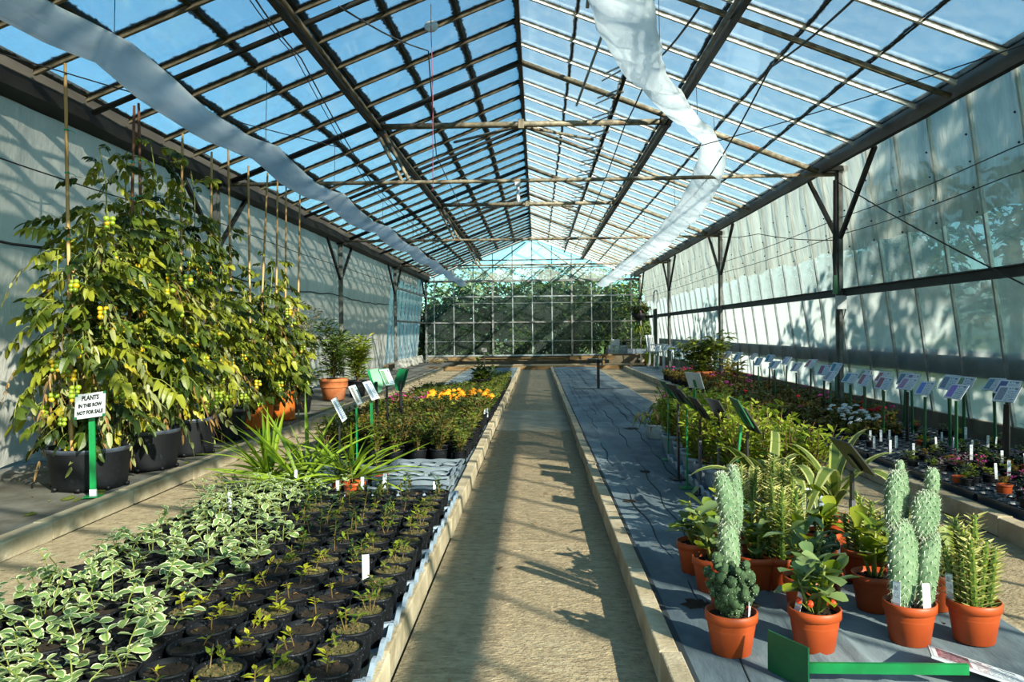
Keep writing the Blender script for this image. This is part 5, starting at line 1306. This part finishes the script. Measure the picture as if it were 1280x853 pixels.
while y < 8.4:
    for i in range(4):
        x = 2.76 + i * .315
        o = link('shuttle_tray', STM, None, (x, y + .255, .096)); tag(o, 'black pot tray, %s in from the path, %s tray row under the right wall' % (ordn(i + 1), ordn(jj + 1)), 'tray', 'black trays under the right wall')
        for a in range(3):
            for b in range(5):
                px, py = x - .098 + .098 * a, y + .059 + .098 * b
                dens = .45 if py < 6.0 else .14
                if rnd.random() > dens: continue
                k = rnd.choice((2, 0, 4, 0, 5, 5, 3)) if py < 6.0 else rnd.choice((0, 1, 0, 4, 5))
                parts = [P('pot', apot_t if rnd.random() < .07 else apot), P('soil', asoil), P('foliage', small[k], (0, 0, .066), stuff=True)]
                put(parts, 'alpine_pot', 'small alpine plant, %s tray in, %s tray row, cell %s across, %s deep' % (ordn(i + 1), ordn(jj + 1), ('one', 'two', 'three')[a], ('one', 'two', 'three', 'four', 'five')[b]), 'potted plant', (px, py, .132), rnd.uniform(0, 6), 'small alpine plants in the black trays', rnd.uniform(.9, 1.1))
    y += .52; jj += 1
_lp = sorted((rnd.uniform(4.6, 6.9), rnd.uniform(2.64, 3.85)) for _ in range(26))
for i, (y, x) in enumerate(_lp):
    o = link('plant_label', LBM, None, (x, y, .20), (rnd.uniform(-.15, .15), 0, rnd.uniform(-.5, .4)), rnd.uniform(.8, 1.15)); tag(o, 'white stick label in the black trays under the right wall, %s nearest' % ordn(i + 1), 'label', 'white labels among the small alpine plants')
# geraniums
GE = []
for i in range(5):
    f, s = bush_mesh('foliage', 880 + i, 60, .12, .15, .04, .05, .052, ['ger_leaf', 'ger_rust'], ROUND, stems=8, droop=.5, up=.5, mi_p=.18 + .14 * i)
    GE.append([P('pot', bpot), P('soil', bsoil), P('stem', s, (0, 0, .1)), P('foliage', f, (0, 0, .1), stuff=True)])
j = 0; y = 7.35
while y < 17.0:
    for i in range(6):
        x = 2.70 + i * .19
        if y < 8.3 and (i > 3 or y < 7.5 and i < 1): continue
        kind = None; u = rnd.random(); nf = 0
        if 7.2 < y < 8.0 and i in (1, 2) : kind, nf = 'white', 5
        elif 7.5 < y < 8.3 and i == 3: kind, nf = 'red', 3
        elif u < .07: kind, nf = 'red', 1
        elif u < (.28 if y > 12 else .10): kind, nf = 'pink', rnd.randint(1, 3)
        base = GE[rnd.randint(0, 4)]
        w = '%s in from the path, %s row under the right wall' % (ordn(i + 1), ordn(j + 1))
        lbl = (('%s flowered geranium, ' % kind) if kind else 'leafy geranium without flowers, ') + w
        put(flowering(900 + j * 7 + i, kind, base, nf, .29, .09, 1.35) if kind else base, 'potted_geranium', lbl, 'geranium', (x + rnd.uniform(-.02, .02), y + rnd.uniform(-.02, .02), .098), rnd.uniform(0, 6), 'geraniums under the right wall', rnd.uniform(.65, .95))
    y += .24; j += 1
f, s = bush_mesh('foliage', 950, 760, .52, .72, .12, .17, .06, ['ger_leaf', 'willow_pale'], OVATE, stems=18, droop=.35, mi_p=.2)
put([P('pot', big_clay), P('soil', soil_mesh('soil', .205, .29, 'soil')), P('stem', s, (0, 0, .2)), P('foliage', f, (0, 0, .2), stuff=True)], 'large_bush', 'large dark leafy bush rising over the geraniums beside the side path', 'shrub', (2.86, 13.8, .098))
f, s = bush_mesh('foliage', 951, 90, .2, .3, .1, .16, .05, ['leaf_yellow', 'ger_rust'], OVATE, stems=6, mi_p=.4)
put([P('pot', bpot), P('soil', bsoil), P('stem', s, (0, 0, .1)), P('foliage', f, (0, 0, .2), stuff=True)], 'yellow_leaved_plant', 'yellow and bronze leaved plant at the right foot of the large bush', 'potted plant', (3.18, 13.0, .098))

# ------------------------------------------------------------------ far end
t = thing('crate_stack_table', 'low bench with grey crates stacked on it at the far right corner', 'bench', (2.85, 26.0, 0)); m = MB(); m.box((0, 0, .36), (1.5, .6, .04)); link('bench_top', m.mesh('bench_top', 'wood'), t)
for sx in (-.7, .7):
    m = MB(); m.box((sx, 0, .17), (.06, .5, .34)); link('leg', m.mesh('leg', 'wood'), t)
def crate_mesh(L, W, H):
    m = MB(); m.box((0, 0, .01), (L, W, .02))
    for sy in (-1, 1):
        for k in range(3): m.box((0, sy * W / 2, .05 + k * H * .33), (L, .012, H * .2))
    for sx in (-1, 1): m.box((sx * L / 2, 0, H / 2), (.012, W, H))
    return m.mesh('crate', 'tray_grey')
cm = crate_mesh(.6, .4, .13)
for i, (x, z, lb) in enumerate([(2.62, .381, 'lower grey crate on the far bench'), (2.62, .515, 'upper grey crate on the far bench'), (3.22, .381, 'grey crate at the right of the far bench, with dark pots')]): tag(link('crate', cm, None, (x, 26, z)), lb, 'crate', 'crates on the far bench')
m = MB(); m.box((0, 0, .09), (.26, .2, .18)); m.box((0, 0, .19), (.28, .22, .02)); tag(link('storage_box', m.mesh('storage_box', 'white_plastic'), None, (2.55, 26, .65)), 'pale box on top of the crates', 'box')
f, s = bush_mesh('foliage', 960, 60, .14, .16, .02, .08, .05, ['grey_leaf', 'sedum'], OVATE, stems=6, mi_p=.4)
put([P('pot', apot, scale=1.6), P('foliage', f, (0, 0, .11), stuff=True)], 'potted_plant', 'small pale plant on top of the crates, right of the box', 'potted plant', (2.84, 26, .65))
m = MB(); m.lathe([(.001, 0), (.13, 0), (.18, .30), (.20, .30), (.19, .31), (.165, .30), (.13, .03)], 20); bk = thing('bucket', 'lime green bucket at the far right corner', 'bucket', (3.55, 25.2, .095)); link('body', m.mesh('body', 'lime_plastic', True), bk)
m = MB(); m.tube([(-.18, 0, .3), (-.14, -.1, .2), (0, -.19, .16), (.14, -.1, .2), (.18, 0, .3)], .005, 5); link('handle', m.mesh('handle', 'steel'), bk)
ch = thing('chair', 'white plastic chair by the door at the far right', 'chair', (3.45, 22.4, .097), .9)
for sx in (-.2, .2):
    for sy in (-.2, .2):
        m = MB(); m.beam((sx * 1.15, sy * 1.15, 0), (sx, sy, .43), .045, .045); link('leg', m.mesh('leg', 'white_plastic'), ch)
m = MB(); m.box((0, 0, .44), (.46, .46, .03)); link('seat', m.mesh('seat', 'white_plastic'), ch)
bkr = link('backrest', None, ch); bpy.data.objects.remove(bkr)
m = MB()
for k in range(5): m.box((-.18 + .09 * k, .24, .68), (.05, .02, .42))
m.box((0, .25, .90), (.48, .03, .08)); link('backrest', m.mesh('backrest', 'white_plastic'), ch, (0, 0, 0), (-.12, 0, 0))
for sx in (-.24, .24):
    m = MB(); m.box((sx, .0, .64), (.05, .44, .03)); m.box((sx, -.2, .54), (.04, .04, .2)); link('armrest', m.mesh('armrest', 'white_plastic'), ch)
# hanging basket
hb = thing('hanging_basket', 'black hanging basket with trailing plants before the far gable', 'hanging basket', (3.42, 26.6, 1.45))
m = MB(); m.lathe([(.001, 0), (.12, .02), (.22, .12), (.26, .24), (.24, .25), (.2, .22)], 16); link('bowl', m.mesh('bowl', 'planter_black', True), hb)
for k in range(3):
    a = k * 2.1; m = MB(); m.tube([(.25 * math.cos(a), .25 * math.sin(a), .24), (0, 0, .85)], .006, 4); link('chain', m.mesh('chain', 'wire'), hb)
f, s = bush_mesh('foliage', 965, 420, .40, .34, .0, .16, .08, ['tomato_dark', 'f_mauve'], OVATE, stems=12, droop=.8, mi_p=.05); o = link('foliage', f, hb, (0, 0, .18)); o['kind'] = 'stuff'
f, s = bush_mesh('foliage', 966, 50, .16, .02, .0, .14, .04, ['seedling', 'sedum'], OVATE, stems=6, droop=2.0, up=-.6, mi_p=.4); o = link('trailing_leaves', f, hb, (-.1, -.1, -.15)); o['kind'] = 'stuff'
# heap of prunings by the left corner
f, s = bush_mesh('foliage', 967, 120, .5, .12, .0, .10, .03, ['leaf_brown', 'bush2'], LANCE, stems=9, mi_p=.5)
t = thing('pruning_heap', 'heap of dry prunings in the far left corner', 'plant waste', (-3.3, 26.3, .095)); o = link('foliage', f, t); o['kind'] = 'stuff'; link('twigs', s, t)

# ------------------------------------------------------------------ hanging things
def ribbon(name, mt, pts, W, slope, sag=.07, nseg=10, label='', thick=.03, seed=1):
    """a long flattened polythene tube: closed cross section with a belly, hung at every few metres"""
    r = random.Random(seed); m = MB(); prof = 10; i0 = 0
    C = []
    for (a, b) in zip(pts, pts[1:]):
        for k in range(nseg): C.append((Vector(a).lerp(Vector(b), k / nseg), k / nseg))
    C.append((Vector(pts[-1]), 0))
    for j, (p, f) in enumerate(C):
        t = (C[min(j + 1, len(C) - 1)][0] - C[max(j - 1, 0)][0]).normalized(); side = t.cross(V(0, 0, 1)).normalized(); up = side.cross(t)
        s_ = slope(j / (len(C) - 1)); w = W(j / (len(C) - 1)) * (1 + .05 * math.sin(j * 1.7) + .04 * math.sin(j * .6 + 1)); ax = (side * math.cos(s_) + up * math.sin(s_)); nr = t.cross(ax)
        p = p + V(0, 0, -sag * math.sin(PI * f))
        for a in range(prof):
            th = 2 * PI * a / prof; wob = .012 * math.sin(j * .9 + a * 1.3) + .008 * math.sin(j * 2.1 + a * 2.7)
            m.v.append(tuple(p + ax * (w / 2 * math.cos(th)) + nr * ((thick + wob) * math.sin(th))))
    for j in range(len(C) - 1):
        for a in range(prof):
            m.f.append((j * prof + a, j * prof + (a + 1) % prof, (j + 1) * prof + (a + 1) % prof, (j + 1) * prof + a)); m.mi.append(0)
    t = thing(name, label, 'plastic duct', (0, 0, 0)); o = link('tube', m.mesh('tube', mt, True), t)
    for j in range(nseg, len(C) - 1, nseg):
        p = C[j][0]; mm = MB(); mm.tube([p + V(0, 0, .02), (p.x * .99, p.y, min(roof_z(p.x) - .03, p.z + 1.2))], .003, 4); link('hanger', mm.mesh('hanger', 'wire'), t)
    return t
ribbon('polythene_duct', 'poly_strip', [(-2.45, y, 2.80) for y in (2.2, 4.6, 7.2, 9.65, 12.7, 15.8, 18.8, 21.9, 25, 27.6)], lambda f: .26 - .02 * f, lambda f: .42, .09, 10, 'long flat polythene tube hanging under the left roof slope', .022, 3)
ribbon('polythene_duct', 'poly_strip', [(.34, 3.2, 3.0), (.48, 4.5, 3.02), (.72, 5.6, 3.04), (1.02, 6.5, 3.10), (1.62, 8.0, 3.16), (2.04, 9.1, 3.22), (2.16, 10.4, 2.98), (2.16, 12.4, 2.78), (2.16, 15.8, 2.68), (2.18, 19, 2.72), (2.18, 22, 2.70), (2.2, 25, 2.72), (2.2, 27.6, 2.72)],
       lambda f: .42 - .10 * f, lambda f: -.35 - .5 * math.exp(-((f - .42) / .07) ** 2), .05, 8, 'slumped polythene tube sagging from the right roof slope', .05, 4)
def hang(name, mt, pts, r_, label, cat):
    k = []
    for a, b in zip(pts, pts[1:]):
        for i in range(8): k.append(Vector(a).lerp(Vector(b), i / 8) + V(0, 0, -.03 * math.sin(PI * i / 8)))
    k.append(Vector(pts[-1])); m = MB(); m.tube(k, r_, 5); return tag(link(name, m.mesh(name, mt, True)), label, cat)
hang('wire', 'wire', [(-1.55, 4.2, 3.05), (-1.85, 6.3, 3.34), (-2.0, 9.6, 3.0), (-2.1, 15.8, 3.0), (-2.1, 22, 3.0)], .006, 'dark support wire running beside the left polythene tube', 'wire')
hang('wire', 'wire', [(-1.62, 4.2, 3.10), (-1.9, 6.3, 3.36), (-2.05, 9.6, 2.98), (-2.2, 15.8, 2.98)], .004, 'second thin wire twisted round the left support wire', 'wire')
hang('wire', 'wire', [(-1.1, 4.5, 3.0), (-.90, 6.8, 3.55), (-1.2, 9.7, 3.3), (-1.3, 15.8, 3.3)], .006, 'dark cable crossing the left slope towards the collar tube', 'wire')
hang('wire', 'wire', [(1.72, 4.0, 2.9), (1.9, 6.5, 3.25), (2.1, 9.65, 3.0), (2.35, 15.8, 2.9), (2.35, 25, 2.9)], .008, 'doubled dark cable running under the right slope', 'wire')
hang('wire', 'wire', [(.93, 4.5, 2.95), (1.0, 6.8, 3.4), (1.1, 9.8, 3.65), (1.2, 15.9, 3.7), (1.2, 25, 3.7)], .008, 'dark cable hanging beside the slumped polythene tube', 'wire')
hang('wire', 'wire', [(3.3, 5.2, 3.0), (1.6, 8.2, 3.0)], .005, 'thin wire slanting across the right slope', 'wire')
hang('wire', 'wire', [(-3.4, 4.6, 2.9), (-2.0, 8.4, 3.1)], .005, 'thin wire slanting across the left slope', 'wire')
hang('wire', 'wire', [(XR - .03, 9.65, 2.9), (XR - .03, 5.9, 1.42), (XR - .03, 3.6, .5)], .007, 'diagonal brace wire from the big post down the right wall', 'wire')
hang('wire', 'wire', [(XR - .03, 9.7, 2.2), (XR - .03, 13, 2.68), (XR - .03, 15.7, 2.95)], .006, 'rising brace wire between the two nearest right posts', 'wire')
hang('wire', 'wire', [(XR + .0, 3, 2.60), (XR + .0, 6.2, 2.50), (XR + .0, 9.65, 2.46), (XR, 15.8, 2.45), (XR, 28, 2.45)], .005, 'upper straining wire along the right wall', 'wire')
hang('wire', 'wire', [(XR + .0, 3, 2.32), (XR + .0, 6.2, 2.30), (XR + .0, 9.65, 2.26), (XR, 15.8, 2.25), (XR, 28, 2.25)], .005, 'lower straining wire along the right wall', 'wire')
hang('wire', 'wire', [(XL + .08, 4.4, 2.52), (XL + .08, 6.2, 2.42), (XL + .08, 9.65, 2.5), (XL + .08, 15.8, 2.46), (XL + .08, 21.9, 2.5)], .006, 'dark wire sagging along the white left wall', 'wire')
# reflector disc on a red cord, and the bulb
t = thing('hanging_disc', 'white disc with a red pull cord under the left slope', 'disc', (-.93, 7.25, 3.93)); m = MB(); m.lathe([(.001, -.006), (.055, -.008), (.065, 0), (.055, .008), (.001, .006)], 18); link('disc', m.mesh('disc', 'white_plastic', True), t, (0, 0, 0), (1.3, 0, 0)); m = MB(); m.tube([(0, 0, 0), (.0, 0, .2)], .004, 4); link('hook', m.mesh('hook', 'steel'), t)
m = MB(); m.tube([(0, -.02, 0), (.01, -.02, -.6), (0, -.02, -1.5)], .0035, 4); link('pull_cord', m.mesh('pull_cord', 'cord_red'), t)
t = thing('bulb_holder', 'small white lamp bulb hanging from the near tie tube', 'lamp', (-.21, 9.65, 2.95)); m = MB(); m.box((0, 0, -.02), (.07, .05, .05)); m.tube([(0, 0, -.03), (0, 0, -.1)], .018, 8); link('socket', m.mesh('socket', 'white_plastic'), t)
m = MB(); m.lathe([(.012, -.10), (.022, -.13), (.026, -.19), (.012, -.24), (.001, -.245)], 10); link('bulb', m.mesh('bulb', 'white_plastic', True), t)
# switch gear on the big right post
t = thing('switch_box', 'pale switch box with a green cable end on the nearest right post', 'switch', (XR - .02, 9.56, 1.5)); m = MB(); m.box((.0, -.02, -.05), (.11, .06, .16)); link('case', m.mesh('case', 'white_plastic'), t)
m = MB(); m.box((-.07, -.02, .16), (.05, .05, .22), taper=.8); link('cable_end', m.mesh('cable_end', 'green_dark'), t); m = MB(); m.tube([(-.07, -.02, .27), (-.07, 0, .5), (-.06, .0, 1.0), (-.05, .02, 1.4)], .022, 6); link('cable', m.mesh('cable', 'wire'), t)
m = MB(); m.tube([(0, -.02, -.13), (.02, -.03, -.25), (.05, -.02, -.12)], .008, 5); link('loop', m.mesh('loop', 'wire'), t)

# ------------------------------------------------------------------ outside
m = MB(); m.box((0, 30, -.16), (160, 150, .1)); struct('ground', m.mesh('ground', 'grass'), None, (0, 0, 0), 'rough grass outside the glasshouse')
def tree_mesh(seed, n, rx, rz, L, mats, mi_p):
    r = random.Random(seed); m = MB(); blobs = [(V(r.gauss(0, .42) * rx, r.gauss(0, .42) * rx, r.uniform(-.6, .6) * rz), r.uniform(.35, .6)) for _ in range(11)]
    for i in range(n):
        c, q = r.choice(blobs); d = V(r.gauss(0, 1), r.gauss(0, 1), r.gauss(0, 1)).normalized(); p = c + V(d.x * rx, d.y * rx, d.z * rz) * q * r.uniform(.75, 1.05)
        a = r.uniform(0, 6.3); m.leaf(p, (math.cos(a), math.sin(a), r.uniform(-.6, .3)), L * r.uniform(.7, 1.3), L * .55, 2, .3, .15, 1 if r.random() < mi_p else 0, prof=OVATE, twist=r.uniform(-1, 1))
    return m.mesh('foliage', mats)
TK = {'dark': ['tree_dark', 'tree_mid'], 'mid': ['tree_mid', 'tree_dark'], 'gold': ['tree_gold', 'tree_mid'], 'pale': ['tree_pale', 'tree_mid']}
def tree(x, y, h, rx, kind, label, n=2600, L=.22, trunk=True, rz=None):
    t = thing('tree', label, 'tree', (x, y, -.11), 0, 'trees and hedges outside the glass'); rz = rz or h * .5
    if trunk:
        m = MB(); m.tube([(0, 0, 0), (.06, 0, h * .35), (0, .05, h * .62)], [.14, .10, .05], 8); link('trunk', m.mesh('trunk', 'bark', True), t)
        for k in range(4): 
            a = k * 1.7; m = MB(); m.tube([(0.03, 0, h * .35), (rx * .3 * math.cos(a), rx * .3 * math.sin(a), h * .55), (rx * .6 * math.cos(a), rx * .6 * math.sin(a), h * .72)], [.06, .04, .02], 6); link('branch', m.mesh('branch', 'bark', True), t)
    o = link('foliage', tree_mesh(int(x * 31 + y * 7), n, rx, rz, L, TK[kind], .3), t, (0, 0, h - rz)); o['kind'] = 'stuff'
for i, a in enumerate([(-4.6, 31.5, 3.1, 1.9, 'dark', 'dark hedge tree outside the gable, far left'), (-2.2, 31.0, 3.3, 1.7, 'dark', 'dark hedge tree outside the gable, second from the left'), (-.4, 31.6, 3.7, 1.8, 'dark', 'dark hedge tree outside the gable, before the ridge line'),
        (1.5, 31.0, 3.5, 1.7, 'mid', 'green hedge tree outside the gable, right of the ridge line'), (3.3, 31.3, 3.0, 1.7, 'dark', 'dark hedge tree outside the gable, behind the crates'), (5.2, 32, 3.4, 1.9, 'mid', 'green hedge tree outside the gable, far right'),
        (-3.2, 34.5, 4.4, 2.0, 'pale', 'pale blue green conifer behind the hedge, left'), (-.9, 35.5, 4.7, 2.2, 'mid', 'tall green tree behind the hedge near the middle'), (1.2, 35, 4.5, 1.8, 'mid', 'tall green tree behind the hedge right of the middle'), (3.0, 34.5, 4.2, 1.7, 'gold', 'golden leaved tree behind the hedge at the right')]):
    tree(*a, trunk=True)
for i, (x, y, h, r_, k) in enumerate([(8.6, .4, 8.3, 1.9, 'mid'), (8.6, 3.9, 5.0, 1.9, 'dark'), (8.8, 7.4, 4.8, 2.0, 'mid'), (8.9, 11.0, 5.2, 2.0, 'dark'), (8.8, 15, 4.5, 2.0, 'mid'), (8.2, 19.4, 4.2, 2.1, 'dark'), (8.8, 24, 4.3, 2.3, 'mid'), (9.0, 29, 4.4, 2.2, 'dark')]):  # nearest trees unseen and added for shade; first crown raised to shade the path
    tree(x, y, h, r_, k, '%s tree beyond the right glass wall, %s along it from the near end' % ('dark green' if k == 'dark' else 'green', ordn(i + 1)), 1700, .28, rz=1.65 if h > 8 else h * .42)
for i in range(6):
    t = thing('hedge_shrub', 'low hedge shrub against the outside of the gable, %s from the left' % ordn(i + 1), 'hedge', (-3.7 + i * 1.45, 29.6 + .2 * (i % 2), -.11), 0, 'low hedge shrubs outside the gable')
    o = link('foliage', tree_mesh(40 + i, 900, .85, .75, .14, TK['dark' if i % 2 else 'mid'], .3), t, (0, 0, .75)); o['kind'] = 'stuff'; m = MB(); m.tube([(0, 0, 0), (0, 0, .8)], .05, 6); link('trunk', m.mesh('trunk', 'bark'), t)
